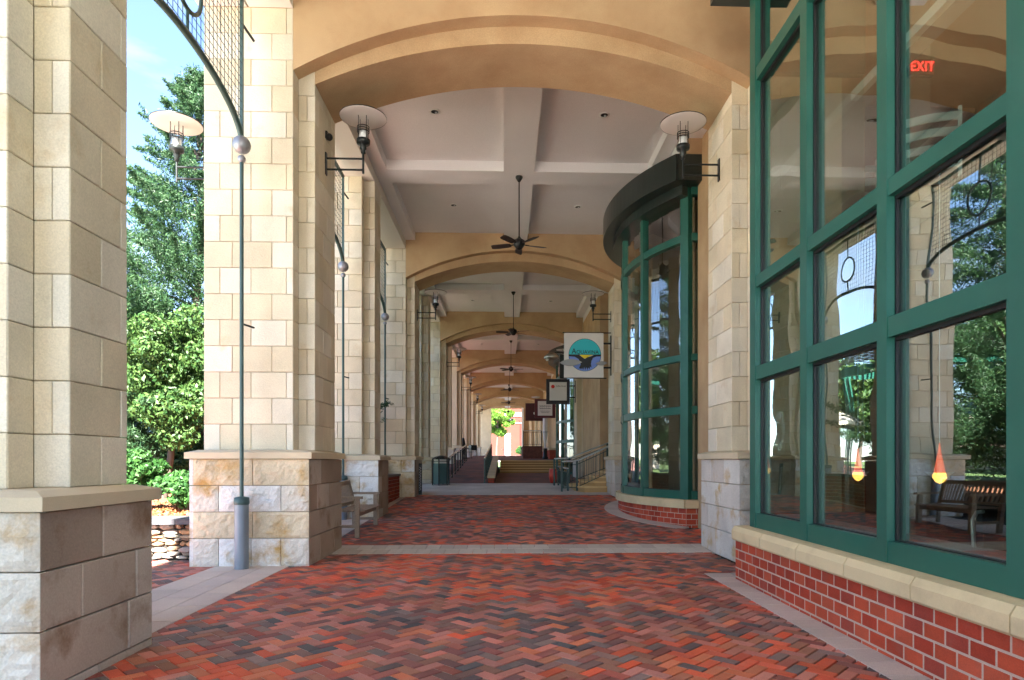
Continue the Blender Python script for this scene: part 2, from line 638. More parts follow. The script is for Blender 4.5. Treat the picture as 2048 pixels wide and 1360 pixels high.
shown = sorted([p for p in pavers if shows(p) and p[0] > -3], key=lambda p: p[1])
near = set(id(p) for p in shown[:300])
mass = MB()
tones = []
for p in pavers:
    c = paver_tone(p[0], p[1])
    z = ground_z(p[1]) + rnd.uniform(-0.0016, 0.0012)
    if id(p) in near:
        o = place("brick", paver_mes[0 if p[2] < 1 else 1], joint_bed, (p[0], p[1], z), c, (rnd.uniform(-.010, .010), rnd.uniform(-.010, .010), p[2] + rnd.uniform(-.008, .008)))
    else:
        cc, ss = math.cos(p[2]), math.sin(p[2])
        sl = 0.04 if p[1] > 10 else 0
        tx, ty = rnd.uniform(-.008, .008), rnd.uniform(-.008, .008)
        mass.add([(p[0] + x * cc - y * ss, p[1] + x * ss + y * cc, z + zz + sl * (x * ss + y * cc) + tx * x + ty * y) for x, y, zz in PAVER_VS[0 if p[2] < 1 else 1]], PAVER_F)
        tones += [(*c, 1.0)] * (len(PAVER_V))
mo = mass.build("brick_field", M_PAVERA, joint_bed)
at = mo.data.color_attributes.new("tone", 'FLOAT_COLOR', 'POINT')
at.data.foreach_set("color", [v for t4 in tones for v in t4])
tag(mo, kind='stuff')
sj = MB()  # pale strips along one joint direction only: light on joints put into colour
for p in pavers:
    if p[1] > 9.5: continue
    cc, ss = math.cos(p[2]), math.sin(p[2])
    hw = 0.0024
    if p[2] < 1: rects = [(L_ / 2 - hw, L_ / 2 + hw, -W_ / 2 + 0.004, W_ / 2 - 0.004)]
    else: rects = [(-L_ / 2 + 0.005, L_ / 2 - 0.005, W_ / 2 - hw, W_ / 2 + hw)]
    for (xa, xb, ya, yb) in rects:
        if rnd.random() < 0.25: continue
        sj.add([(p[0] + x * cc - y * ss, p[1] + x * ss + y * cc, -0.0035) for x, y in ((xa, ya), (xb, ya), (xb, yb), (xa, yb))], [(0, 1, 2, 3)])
tag(sj.build("lit_joint_sand", mat("lit_sand_tone", (0.40, 0.32, 0.27), rough=1.0, grain=0.3), joint_bed), kind='stuff')


# ------------------------------------------------------------------ pale paver strips
def strip_paver(parent, quad, zfun, tone, up=0.004):
    b = MB()
    g = 0.0085
    cx = sum(q[0] for q in quad) / 4
    cy = sum(q[1] for q in quad) / 4
    top = []
    for (x, y) in quad:
        d = Vector((x - cx, y - cy))
        d = d * (1 - g / max(d.length, 1e-3) * 1.0)
        top.append((cx + d.x, cy + d.y))
    n = len(quad)
    vs = [(x, y, zfun(y) + up) for x, y in top] + [(x, y, zfun(y) - 0.05) for x, y in quad]
    b.add(vs, [tuple(range(n))] + [((i + 1) % n, i, n + i, n + (i + 1) % n) for i in range(n)])
    b.build("paver", M_PALE, parent, tone, org=(cx, cy, zfun(cy)))


pale = tag(MB().box(-3.95, -2.955, -6, 24, -0.30, -0.27).build("pavement_strip", M_PALESHEET), kind='structure')
PT = [(0.56, 0.43, 0.34), (0.52, 0.40, 0.33), (0.58, 0.46, 0.37), (0.49, 0.38, 0.31)]
edges = [-3.955, -3.60, -3.28, -2.955]
for c in range(3):
    y = 3.0 + 0.2 * c
    while y < 24.0:
        ln = 0.61
        y2 = min(y + ln, 24.2)
        if not (24.2 < y):
            strip_paver(pale, [(edges[c], y), (edges[c + 1], y), (edges[c + 1], y2), (edges[c], y2)], ground_z, rnd.choice(PT))
        y += ln
for row in range(2):
    ya, yb = 9.95 + row * 0.40, 9.95 + (row + 1) * 0.40
    x = -2.95 + 0.11 * row
    while x < 3.3:
        x2 = min(x + 0.222, 3.32)
        strip_paver(pale, [(x, ya), (x2, ya), (x2, yb), (x, yb)], ground_z, rnd.choice([(0.50, 0.44, 0.37), (0.54, 0.47, 0.40), (0.45, 0.39, 0.33)]))
        x = x2
# border under the near bay
y = 0.6
while y < 8.0:
    y2 = min(y + 0.30, 8.12)
    strip_paver(pale, [(2.55, y), (2.86, y), (2.86, y2), (2.55, y2)], ground_z, rnd.choice([(0.50, 0.41, 0.36), (0.54, 0.44, 0.39), (0.46, 0.38, 0.34)]))
    y = y2
for k in range(4):
    strip_paver(pale, [(2.86 + 0.3 * k, 7.80), (3.16 + 0.3 * k, 7.80), (3.16 + 0.3 * k, 8.12), (2.86 + 0.3 * k, 8.12)], ground_z, (0.40, 0.35, 0.33))
# ring round the far bay
angs = [R(a) for a in [-36 + 3.2 * i for i in range(23)]]
for a, a2 in zip(angs[:-1], angs[1:]):
    q = []
    for (rr, an) in ((4.90, a), (4.90, a2), (4.5, a2), (4.5, a)):
        q.append((7.36 - rr * math.cos(an), 15.4 + rr * math.sin(an)))
    strip_paver(pale, q[::-1], ground_z, rnd.choice([(0.50, 0.42, 0.37), (0.54, 0.45, 0.40)]))

# pale concrete crossing, then the walk up to the steps
b = MB()
b.add([(-12, 19.62, ground_z(19.62) + 0.004), (4.4, 19.62, ground_z(19.62) + 0.004), (4.4, 24.4, 0.58), (-12, 24.4, 0.58)], [(0, 1, 2, 3)])
tag(b.build("pavement_crossing", M_PALESHEET), kind='structure')
M_REDWALK = mat("distant_brick_walk", (0.20, 0.075, 0.055), rough=0.8, col2=(0.07, 0.05, 0.05), vscale=1.8, var=0.25, grain=0.3, gscale=40)
b = MB()
b.add([(-0.5, 24.4, 0.576), (3.8, 24.4, 0.576), (3.8, STEP_Y, floor_mid(STEP_Y)), (-0.5, STEP_Y, floor_mid(STEP_Y))], [(0, 1, 2, 3)])
tag(b.build("walk", M_REDWALK), kind='structure')
b = MB()
b.add([(-12, 24.4, 0.576), (-0.5, 24.4, 0.576), (-0.5, 37.2, UP_Z), (-12, 37.2, UP_Z)], [(0, 1, 2, 3)])
tag(b.build("ramp", M_REDWALK), kind='structure')
b = MB()
b.add([(-12, 37.2, UP_Z), (4.6, 37.2, UP_Z), (4.6, 60, upper_z(60)), (-12, 60, upper_z(60))], [(0, 1, 2, 3)])
tag(b.build("upper_walk", M_REDWALK), kind='structure')
b = MB()
b.add([(-40, 60, upper_z(60)), (60, 60, upper_z(60)), (60, 170, upper_z(60) + 0.9), (-40, 170, upper_z(60) + 0.9)], [(0, 1, 2, 3)])
tag(b.build("plaza_ground", mat("plaza_paving", (0.24, 0.22, 0.22), rough=0.9, var=0.15)), kind='structure')
b = MB()  # unseen pale paving, added to bounce sunlight into the arcade
b.add([(-40, -40, -0.01), (-8.5, -40, -0.01), (-8.5, 9.4, -0.01), (-40, 9.4, -0.01)], [(0, 1, 2, 3)])
tag(b.build("bounce_pavement", mat("bounce_concrete", (0.55, 0.52, 0.47), rough=0.9, var=0.1)), kind='structure')
b = MB()
b.add([(-8.5, -40, -0.01), (12, -40, -0.01), (12, -8, -0.01), (-8.5, -8, -0.01)], [(0, 1, 2, 3)])
tag(b.build("forecourt_pavement", mat("bounce_concrete")), kind='structure')
st = thing("steps", (1.2, STEP_Y, floor_mid(STEP_Y)), "flight of tan stone steps across the middle of the arcade", "steps")
z0 = floor_mid(STEP_Y)
n = 5
for k in range(n):
    ya = STEP_Y + 0.34 * k
    za = z0 + (UP_Z - z0) * (k + 1) / n
    MB().box(-0.28, 3.5, ya + 0.02, STEP_Y + 2.2, za - 0.16, za - 0.04).build("riser", mat("step_riser", (0.34, 0.19, 0.07), rough=0.9), st)
    MB().box(-0.28, 3.5, ya, ya + 0.38 if k < n - 1 else ya + 0.6, za - 0.045, za + 0.004).build("tread", M_STEP, st)

# ------------------------------------------------------------------ piers
TONES = [(0.66, 0.575, 0.43), (0.69, 0.61, 0.48), (0.64, 0.545, 0.39), (0.70, 0.63, 0.51), (0.65, 0.55, 0.40)]
RTONES = [(0.70, 0.66, 0.60), (0.66, 0.60, 0.50), (0.74, 0.71, 0.66), (0.66, 0.55, 0.38)]
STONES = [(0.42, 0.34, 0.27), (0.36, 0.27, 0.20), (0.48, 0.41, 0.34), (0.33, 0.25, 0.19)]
RSTONES = [(0.64, 0.58, 0.51), (0.68, 0.63, 0.56), (0.60, 0.52, 0.45)]
CEN = 0.303
SHAFT_TOP = 7.83


def mx_(x, right): return 2 * CEN - x if right else x


def courses(z0, z1, h):
    n = max(1, round((z1 - z0) / h))
    return [z0 + (z1 - z0) * i / n for i in range(n + 1)]


def pier(right, y0, arch, label, detail=2, cap_z=None, zg=None):
    """stone pier: rock-faced pedestal, cap, shaft with a pilaster towards the walk"""
    if arch:
        xo, xm, xp = -4.22, -2.987, -2.752
        yf, yp, yq, yb = y0, y0 + 0.24, y0 + 1.32, y0 + 1.56
        px0, px1, py0, py1 = -4.30, -2.69, y0 - 0.25, y0 + 1.50
    else:
        xo, xm, xp = -4.30, -3.21, -2.97
        yf, yp, yq, yb = y0, y0 + 0.23, y0 + 0.89, y0 + 1.0
        px0, px1, py0, py1 = -4.42, -2.785, y0 - 0.31, y0 + 0.90
    if zg is None: zg = walk_z(y0)
    if cap_z is None: cap_z = 1.475
    if right and arch: xo = -4.35
    p = thing("stone_pier", (mx_(xm, right), y0 + 0.6, zg), label, "pier",
              "piers on the shopfront side of the arcade" if right else "piers on the garden side of the arcade")
    ct = cap_z + 0.085
    # cores
    b = MB()

    def bx(x0, x1, ya, yb_, za, zb, i=0.035):
        a, c = sorted((mx_(x0, right), mx_(x1, right)))
        b.box(a + i, c - i, ya + i, yb_ - i, za, zb)
    bx(px0, px1, py0, py1, zg - 0.3, cap_z - 0.002)
    bx(xo, xm, yf, yb, ct, SHAFT_TOP)
    bx(xm - 0.3, xp, yp, yq, ct, SHAFT_TOP - 0.001)
    b.build("core", M_MORTAR if detail else M_CAP, p)
    # cap
    a, c = sorted((mx_(px0 - 0.05, right), mx_(px1 + 0.05, right)))
    b = MB()
    ins = 0.13
    ya, yb2 = py0 - 0.05, py1 + 0.05
    b.box(a, c, ya, yb2, cap_z, ct)
    b.add([(a, ya, ct), (c, ya, ct), (c, yb2, ct), (a, yb2, ct), (a + ins, ya + ins, ct + 0.035), (c - ins, ya + ins, ct + 0.035), (c - ins, yb2 - ins, ct + 0.035), (a + ins, yb2 - ins, ct + 0.035)],
          [(0, 1, 5, 4), (1, 2, 6, 5), (2, 3, 7, 6), (3, 0, 4, 7), (4, 5, 6, 7)])
    b.build("cap", M_CAP, p)
    if detail == 0:
        b = MB()
        bx2 = []
        def by(x0, x1, ya_, yb_, za, zb):
            aa, cc = sorted((mx_(x0, right), mx_(x1, right)))
            b.box(aa, cc, ya_, yb_, za, zb)
        by(xo, xm, yf, yb, ct + 0.04, SHAFT_TOP)
        by(xm - 0.29, xp, yp, yq, ct + 0.04, SHAFT_TOP - 0.003)
        b.build("shaft", M_CAP, p)
        b = MB()
        by(px0, px1, py0, py1, zg - 0.2, cap_z - 0.004)
        b.build("pedestal", mat("far_pedestal_stone", (0.55, 0.50, 0.42), rough=0.9, var=0.2, bump=0.6, bscale=8), p)
        return p
    # shaft facing
    zs = courses(ct + 0.034, SHAFT_TOP, 0.362)
    if detail == 1: gapw = 0.009
    else: gapw = 0.0058
    sgn = -1 if right else 1
    X = lambda x: mx_(x, right)
    wm = abs(xm - xo)
    fc = [[0.22, 0.65, 1.14], [0.39, 0.94]] if arch else [[0.35, 0.80], [0.15, 0.55]]
    sc = [[0.34], [0.08, 0.58]] if not arch else [[0.42, 0.86], [0.2, 0.62]]
    bc = [[0.4, 0.8]]
    if not right:
        facing(p, "stone", (xo, yf), (xm, yf), fc, zs, M_STONE, TONES, gap=gapw)
        facing(p, "stone", (xm, yf + 0.0), (xm, yp), [[]], zs, M_STONE, TONES, gap=gapw, t=0.03)
        facing(p, "stone", (xm, yp), (xp, yp), [[], [0.12]], zs, M_STONE, TONES, gap=gapw)
        facing(p, "stone", (xp, yp), (xp, yq), sc, zs, M_STONE, TONES, gap=gapw, t=0.03)
        if detail == 2:
            facing(p, "stone", (xo, yb), (xo, yf), [[0.5, 1.0], [0.3, 0.8]], zs, M_STONE, TONES, gap=gapw, t=0.03)
            facing(p, "stone", (xm, yb), (xo, yb), fc, zs, M_STONE, TONES, gap=gapw, t=0.03)
    else:
        facing(p, "stone", (X(xm), yf), (X(xo), yf), [[0.39, 0.94], [0.22, 0.65]], zs, M_STONE, TONES, gap=gapw)
        facing(p, "stone", (X(xm), yp), (X(xm), yf), [[]], zs, M_STONE, TONES, gap=gapw, t=0.03)
        facing(p, "stone", (X(xp), yp), (X(xm), yp), [[], [0.12]], zs, M_STONE, TONES, gap=gapw)
        facing(p, "stone", (X(xp), yq), (X(xp), yp), [[0.42], [0.2, 0.72]], zs, M_STONE, TONES, gap=gapw, t=0.03)
    # pedestal facing: rock-faced towards camera and garden, sawn towards the walk
    h = 0.362
    nfull = int((cap_z - zg + 0.02) / h)
    zs = [cap_z - 0.004 - h * i for i in range(nfull + 1)]
    if zs[-1] > zg + 0.14 or cap_z < 1.2: zs.append(zg - 0.01)
    else: zs[-1] = zg - 0.01
    zs = zs[::-1]
    ro = 0.035 if detail == 2 else 0.03
    if not right:
        facing(p, "pedestal_stone", (px0 + 0.05, py0), (px1, py0), [[0.34, 0.78, 1.18], [0.8], [0.34, 1.18], [0.8]][::1], zs, M_ROCK, RTONES, gap=0.01, rough=ro)
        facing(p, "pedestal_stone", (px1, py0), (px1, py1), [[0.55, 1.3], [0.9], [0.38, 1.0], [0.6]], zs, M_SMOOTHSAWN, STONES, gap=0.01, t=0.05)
        if detail == 2:
            facing(p, "pedestal_stone", (px0, py1), (px0, py0), [[0.5], [0.8]], zs, M_ROCK, RTONES, gap=0.01, rough=ro)
            facing(p, "pedestal_stone", (px1, py1), (px0, py1), [[0.5, 1.0], [0.8]], zs, M_ROCK, RTONES, gap=0.01, rough=ro)
    else:
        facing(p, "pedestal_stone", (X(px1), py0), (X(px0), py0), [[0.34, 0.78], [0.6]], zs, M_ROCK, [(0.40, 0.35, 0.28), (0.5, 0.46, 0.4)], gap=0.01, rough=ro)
        facing(p, "pedestal_stone", (X(px1), py1), (X(px1), py0), [[0.75], [0.35, 1.25], [0.9], [0.5, 1.1]], zs, M_ROCK, RSTONES, gap=0.008, t=0.05)
    return p


PITCH = 10.2
ordn = ["nearest", "second", "third", "fourth", "fifth", "sixth", "seventh"]
pier(False, 4.23, False, "nearest stone pier at the left edge with a lower pedestal cap", 2, cap_z=1.145)
pier(False, -1.1, True, "stone pier behind the viewpoint on the garden side", 0)
LAB = ["wide cream stone pier behind the grey pole, carrying the nearest arch", "cream pier carrying the second arch beside the brick planter wall",
       "cream pier carrying the third arch behind the litter bin", "narrow distant pier carrying the fourth arch beside the ramp",
       "narrow distant pier carrying the fifth arch", "narrow distant pier carrying the sixth arch", "farthest pier on the left carrying the last arch"]
LABR = ["cream stone pier between the two curved bay windows", "cream pier beside the stair holding the whale tail sign",
        "cream pier holding the black framed coffee sign", "distant right pier holding the maroon framed sign",
        "distant right pier holding the plain maroon sign", "sixth right pier in the shade far down the walk", "farthest pier on the right by the bright opening"]
for k in range(7):
    yk = 9.1 + PITCH * k
    d = 2 if k == 0 else (1 if k < 3 else 0)
    cz = 1.475 if k < 3 else walk_z(yk) + 0.75
    pier(False, yk, True, LAB[k], d, cap_z=cz)
    pier(True, yk, True, LABR[k], (2 if k == 0 else (1 if k < 2 else 0)), cap_z=cz, zg=(0.0 if k == 0 else (walk_z(yk) if k < 2 else floor_mid(min(yk, STEP_Y)) if k < 3 else walk_z(yk))))
LABM = ["narrower cream pier behind the teak bench", "slim pier without arch just behind the litter bin", "slim pier without arch beside the ramp railing",
        "slim distant pier without arch near the black chairs", "slim distant pier without arch beyond the black chairs", "slim farthest pier without arch"]
for k in range(6):
    yk = 4.23 + PITCH * (k + 1)
    pier(False, yk, False, LABM[k], 1 if k < 2 else 0, cap_z=(1.46 if k < 2 else walk_z(yk) + 0.75))


# ------------------------------------------------------------------ arches
def arc_pts(x0, x1, zs, za, n=36):
    c, hs, rise = (x0 + x1) / 2, (x1 - x0) / 2, za - zs
    rad = (hs * hs + rise * rise) / (2 * rise)
    zc = za - rad
    return [(x0 + (x1 - x0) * i / n, zc + math.sqrt(max(0, rad * rad - (x0 + (x1 - x0) * i / n - c) ** 2))) for i in range(n + 1)]


def arch(y0, label):
    t = thing("arch_wall", (CEN, y0 + 0.78, 6.7), label, "arch", "segmental arches spanning the arcade")
    o0, o1 = -2.987, mx_(-2.987, True)
    i0, i1 = -2.752, mx_(-2.752, True)

    def band(b, pts, ztop, ya, yb):
        n = len(pts)
        vs = []
        for y in (ya, yb):
            vs += [(x, y, z) for x, z in pts] + [(x, y, ztop) for x, z in pts]
        m = 2 * n
        for i in range(n - 1):
            b.add([], [])
        fs, fsm = [], []
        for i in range(n - 1):
            fs.append((i, i + 1, n + i + 1, n + i))
            fs.append((m + i + 1, m + i, m + n + i, m + n + i + 1))
            fsm.append((i + 1, i, m + i, m + i + 1))
        fs.append((0, n, m + n, m))
        fs.append((n - 1, m + n - 1, m + 2 * n - 1, 2 * n - 1))
        b.add(vs, fs)
        b.add(vs, fsm, True)
    po = arc_pts(o0, o1, 6.96, 7.81)
    pi = arc_pts(i0, i1, 6.90, 7.555)
    b = MB()
    band(b, po, 8.6, y0, y0 + 0.24)
    band(b, po, 8.6, y0 + 1.32, y0 + 1.56)
    b.build("outer_arch", M_STUCCO, t)
    b = MB()
    band(b, pi, 8.598, y0 + 0.24, y0 + 1.32)
    b.box(o0, i0, y0 + 0.24, y0 + 1.32, SHAFT_TOP, 8.59)
    b.box(i1, o1, y0 + 0.24, y0 + 1.32, SHAFT_TOP, 8.59)
    b.build("inner_arch", M_STUCCO, t)
    # spandrel corners above the piers' shafts on both sides
    b = MB()
    b.box(-4.22, o0, y0, y0 + 1.56, SHAFT_TOP, 8.6)
    b.box(o1, 4.96, y0, y0 + 1.56, SHAFT_TOP, 8.6)
    b.build("wall_end", M_STUCCO, t)


AL = ["nearest tan stucco arch high over the walk, widest in view", "second tan stucco arch, behind the nearest ceiling fan", "third tan stucco arch beyond the second ceiling fan",
      "fourth tan arch, half hidden by the hanging signs", "fifth arch, in shade far down the walk", "sixth small tan arch far down the walk", "last and smallest arch before the bright opening"]
for k in range(7):
    arch(9.1 + PITCH * k, AL[k])

# ------------------------------------------------------------------ roof, ceiling, eave beams
Y_A, Y_Z = -9.0, 80.0  # roof stretched behind the camera to keep sun off the foreground
xl, xr = -2.987, mx_(-2.987, True)
b = MB()
b.box(-4.6, 9.5, Y_A, Y_Z, 8.62, 8.95)
tag(b.build("roof", mat("roof_deck", (0.3, 0.28, 0.26), rough=0.9)), kind='structure')
ceiling = thing("ceiling", (CEN, 9, 8.32), None, None)
ceiling['kind'] = 'structure'
segs = [(Y_A, 9.1)] + [(9.1 + PITCH * k + 1.56, 9.1 + PITCH * (k + 1)) for k in range(6)] + [(9.1 + PITCH * 6 + 1.56, Y_Z)]
for i, (ya, yb) in enumerate(segs):
    MB().box(xl, xr, ya, yb, 8.32, 8.60).build("ceiling_panel", M_CEIL, ceiling)
    b = MB()
    b.box(-0.03, 0.67, ya, yb, 8.085, 8.318)
    b.build("centre_beam", M_CEIL, ceiling)
    MB().box(xl, -2.70, ya, yb, 8.085, 8.317).build("side_beam", M_CEIL, ceiling)
    MB().box(mx_(-2.70, True), xr, ya, yb, 8.085, 8.317).build("side_beam", M_CEIL, ceiling)
    yc = (ya + yb) / 2
    if 0 < i < 7 or i == 0:
        MB().box(-2.70, -0.03, yc - 0.35, yc + 0.35, 8.083, 8.316).build("cross_beam", M_CEIL, ceiling)
        MB().box(0.67, mx_(-2.70, True), yc - 0.35, yc + 0.35, 8.083, 8.316).build("cross_beam", M_CEIL, ceiling)
# eave beam over the garden side piers
segs2 = [(Y_A, 9.1)] + [(9.1 + PITCH * k + 1.56, 9.1 + PITCH * (k + 1)) for k in range(6)] + [(9.1 + PITCH * 6 + 1.56, Y_Z)]
eave = thing("eave_beam", (-3.6, 9, 7.83), None, None)
eave['kind'] = 'structure'
for (ya, yb) in segs2:
    MB().box(-4.3, -3.63, ya, yb, SHAFT_TOP + 0.002, 8.6).build("soffit_board", M_SOFFIT, eave)
    MB().box(-3.60, xl - 0.001, ya, yb, SHAFT_TOP + 0.002, 8.6).build("soffit_board", M_SOFFIT, eave)
    MB().box(-3.63, -3.60, ya, yb, SHAFT_TOP + 0.05, 8.5).build("soffit_groove", M_GASKET, eave)
    MB().box(mx_(-3.6, True) - 0.6 + 0.01, mx_(-3.6, True) + 0.3, ya, yb, SHAFT_TOP + 0.004, 8.58).build("bulkhead", M_CEIL, eave)

# recessed ceiling lights
rl = thing("recessed_light", (-1.38, 12.6, 8.32), "recessed ceiling light at front left of the nearest coffered bay", "ceiling light", "recessed lights in the coffered ceiling")
MB().lathe([(0.075, -0.001), (0.105, -0.001), (0.108, -0.012), (0.075, -0.014), (0.07, -0.002)], (-1.38, 12.6, 8.32), 24).build("trim_ring", M_WHITE, rl)
MB().lathe([(0.073, -0.008), (0.045, -0.0045), (0.001, -0.0035)], (-1.38, 12.6, 8.32), 24).build("lens", M_BLACK, rl)
MB().ball((-1.36, 12.62, 8.306), 0.024, 10).build("bulb", M_SILVER, rl)
bayn = ["nearest", "second", "third", "fourth"]
for k in range(4):
    for (x, dy, n2) in ((-1.38, 12.6, "front left"), (1.97, 12.6, "front right"), (-1.38, 17.2, "rear left"), (1.97, 17.2, "rear right")):
        if k == 0 and n2 == "front left": continue
        copy_tree(rl, (x, dy + PITCH * k, 8.32), "recessed ceiling light at %s of the %s coffered bay" % (n2, bayn[k]))

# ------------------------------------------------------------------ ceiling fans
fan = thing("ceiling_fan", (0.33, 14.9, 8.085), "nearest dark ceiling fan on a long rod", "ceiling fan", "ceiling fans on the centre beam")
fc_ = (0.33, 14.9, 8.085)
MB().lathe([(0.001, 0), (0.085, 0), (0.085, -0.03), (0.03, -0.12), (0.02, -0.125)], fc_, 16).build("canopy", M_BLACK, fan)
MB().tube([(0.33, 14.9, 8.0), (0.33, 14.9, 6.62)], 0.014, 8).build("rod", M_BLACK, fan)
MB().lathe([(0.02, -1.40), (0.05, -1.45), (0.07, -1.46), (0.13, -1.50), (0.135, -1.60), (0.09, -1.66), (0.06, -1.70), (0.001, -1.715)], fc_, 20).build("motor", M_BLACK, fan)
for k in range(5):
    a = R(72 * k + 18)
    d = Vector((math.cos(a), math.sin(a), 0))
    q = Vector((-d.y, d.x, 0))
    c0 = Vector((0.33, 14.9, 6.50))
    bb = MB()
    vs = []
    prof = [(0.20, 0.055), (0.28, 0.075), (0.50, 0.085), (0.63, 0.08), (0.68, 0.05)]
    for (r_, hw) in prof:
        vs += [c0 + d * r_ + q * hw + Vector((0, 0, 0.018)), c0 + d * r_ - q * hw - Vector((0, 0, 0.018)),
               c0 + d * r_ - q * hw - Vector((0, 0, 0.026)), c0 + d * r_ + q * hw + Vector((0, 0, 0.010))]
    fs = []
    for i in range(4):
        for j in range(4):
            fs.append((i * 4 + j, i * 4 + (j + 1) % 4, (i + 1) * 4 + (j + 1) % 4, (i + 1) * 4 + j))
    fs += [(3, 2, 1, 0), (16, 17, 18, 19)]
    bb.add(vs, fs)
    bl = bb.build("blade", mat("dark_walnut_blade", (0.035, 0.022, 0.018), rough=0.5), fan)
    MB().tube([c0 + d * 0.10, c0 + d * 0.25], 0.014, 6).build("blade_arm", M_BLACK, bl)
FL = ["second ceiling fan, under the third coffered ceiling", "third ceiling fan down the walk", "fourth small ceiling fan down the walk", "fifth tiny ceiling fan down the walk", "farthest tiny ceiling fan"]
for k in range(5):
    f2 = copy_tree(fan, (0.33, 14.9 + PITCH * (k + 1), 8.085), FL[k])
    f2.rotation_euler = (0, 0, R(23 * (k + 1)))

# ------------------------------------------------------------------ wall lamps (arm reaches towards +x)
lx, ly = -2.752, 9.88


def wall_lamp(x, y, z, label, group):
    """origin at the wall plate; the arm points towards +x"""
    l = thing("wall_lamp", (x, y, z), label, "wall lamp", group)
    MB().box(x, x + 0.02, y - 0.035, y + 0.035, z - 0.17, z + 0.17).build("wall_plate", M_IRON, l)
    b = MB()
    b.tube([(x + 0.01, y, z + 0.085), (x + 0.57, y, z + 0.085)], 0.016, 8)
    b.tube([(x + 0.01, y, z - 0.085), (x + 0.57, y, z - 0.085)], 0.016, 8)
    b.build("arm", M_IRON, l)
    c = (x + 0.575, y, z)
    MB().tube([(c[0], y, z - 0.14), (c[0], y, z + 0.20)], 0.018, 8).build("stem", M_IRON, l)
    MB().lathe([(0.001, 0.16), (0.035, 0.17), (0.03, 0.22), (0.05, 0.24), (0.045, 0.30), (0.10, 0.315), (0.105, 0.375), (0.08, 0.38), (0.001, 0.38)], c, 20).build("base_cup", M_IRON, l)
    MB().lathe([(0.001, 0.378), (0.062, 0.378), (0.062, 0.50), (0.001, 0.50)], c, 16).build("bulb", M_LAMPGLASS, l)
    MB().lathe([(0.074, 0.378), (0.074, 0.70)], c, 20).build("glass_chimney", M_CLEAR, l)
    b = MB()
    for z2 in (0.50, 0.535, 0.57):
        b.tube([(c[0] + 0.09 * math.cos(2 * math.pi * i / 16), c[1] + 0.09 * math.sin(2 * math.pi * i / 16), c[2] + z2) for i in range(17)], 0.007, 5, caps=False)
    for i in range(4):
        a = R(45 + 90 * i)
        b.tube([(c[0] + 0.086 * math.cos(a), c[1] + 0.086 * math.sin(a), c[2] + 0.37), (c[0] + 0.086 * math.cos(a), c[1] + 0.086 * math.sin(a), c[2] + 0.73)], 0.006, 5)
    b.build("cage", M_IRON, l)
    MB().lathe([(0.001, 0.725), (0.10, 0.725), (0.20, 0.735), (0.345, 0.715), (0.352, 0.72)], c, 32).build("dish", M_DISH, l)
    MB().lathe([(0.353, 0.716), (0.356, 0.728), (0.20, 0.752), (0.06, 0.775), (0.001, 0.78)], c, 32).build("dish_top", M_IRON, l)
    return l


GL = "dish lamps on the pier faces"
wl0 = wall_lamp(lx, ly, 6.00, "dish lamp on the left pier under the nearest arch", GL)
LN = ["second", "third", "fourth", "fifth", "sixth"]
for k in range(1, 6):
    copy_tree(wl0, (lx, ly + PITCH * k, 6.00), "dish lamp on the left pier under the %s arch" % LN[k - 1])
copy_tree(wl0, (mx_(lx, True), ly, 6.00), "dish lamp on the right pier under the nearest arch", None, R(180))
copy_tree(wl0, (mx_(lx, True), ly + PITCH, 6.00), "dish lamp on the right pier under the second arch", None, R(180))
copy_tree(wl0, (mx_(lx, True), ly + 2 * PITCH, 6.00), "dish lamp on the right pier behind the whale tail sign", None, R(180))
copy_tree(wl0, (-4.25, 9.55, 5.68), "dish lamp on the outer side of the wide pier, against the sky", None, R(180))
cam_box = thing("security_camera", (-2.74, 9.9, 6.42), "small dark oval fitting on the pier above the left lamp", "security camera")
MB().ball((-2.70, 9.9, 6.42), 0.055, 12).build("dome", M_BLACK, cam_box)
MB().box(-2.752, -2.72, 9.86, 9.94, 6.39, 6.50).build("mount", M_BLACK, cam_box)


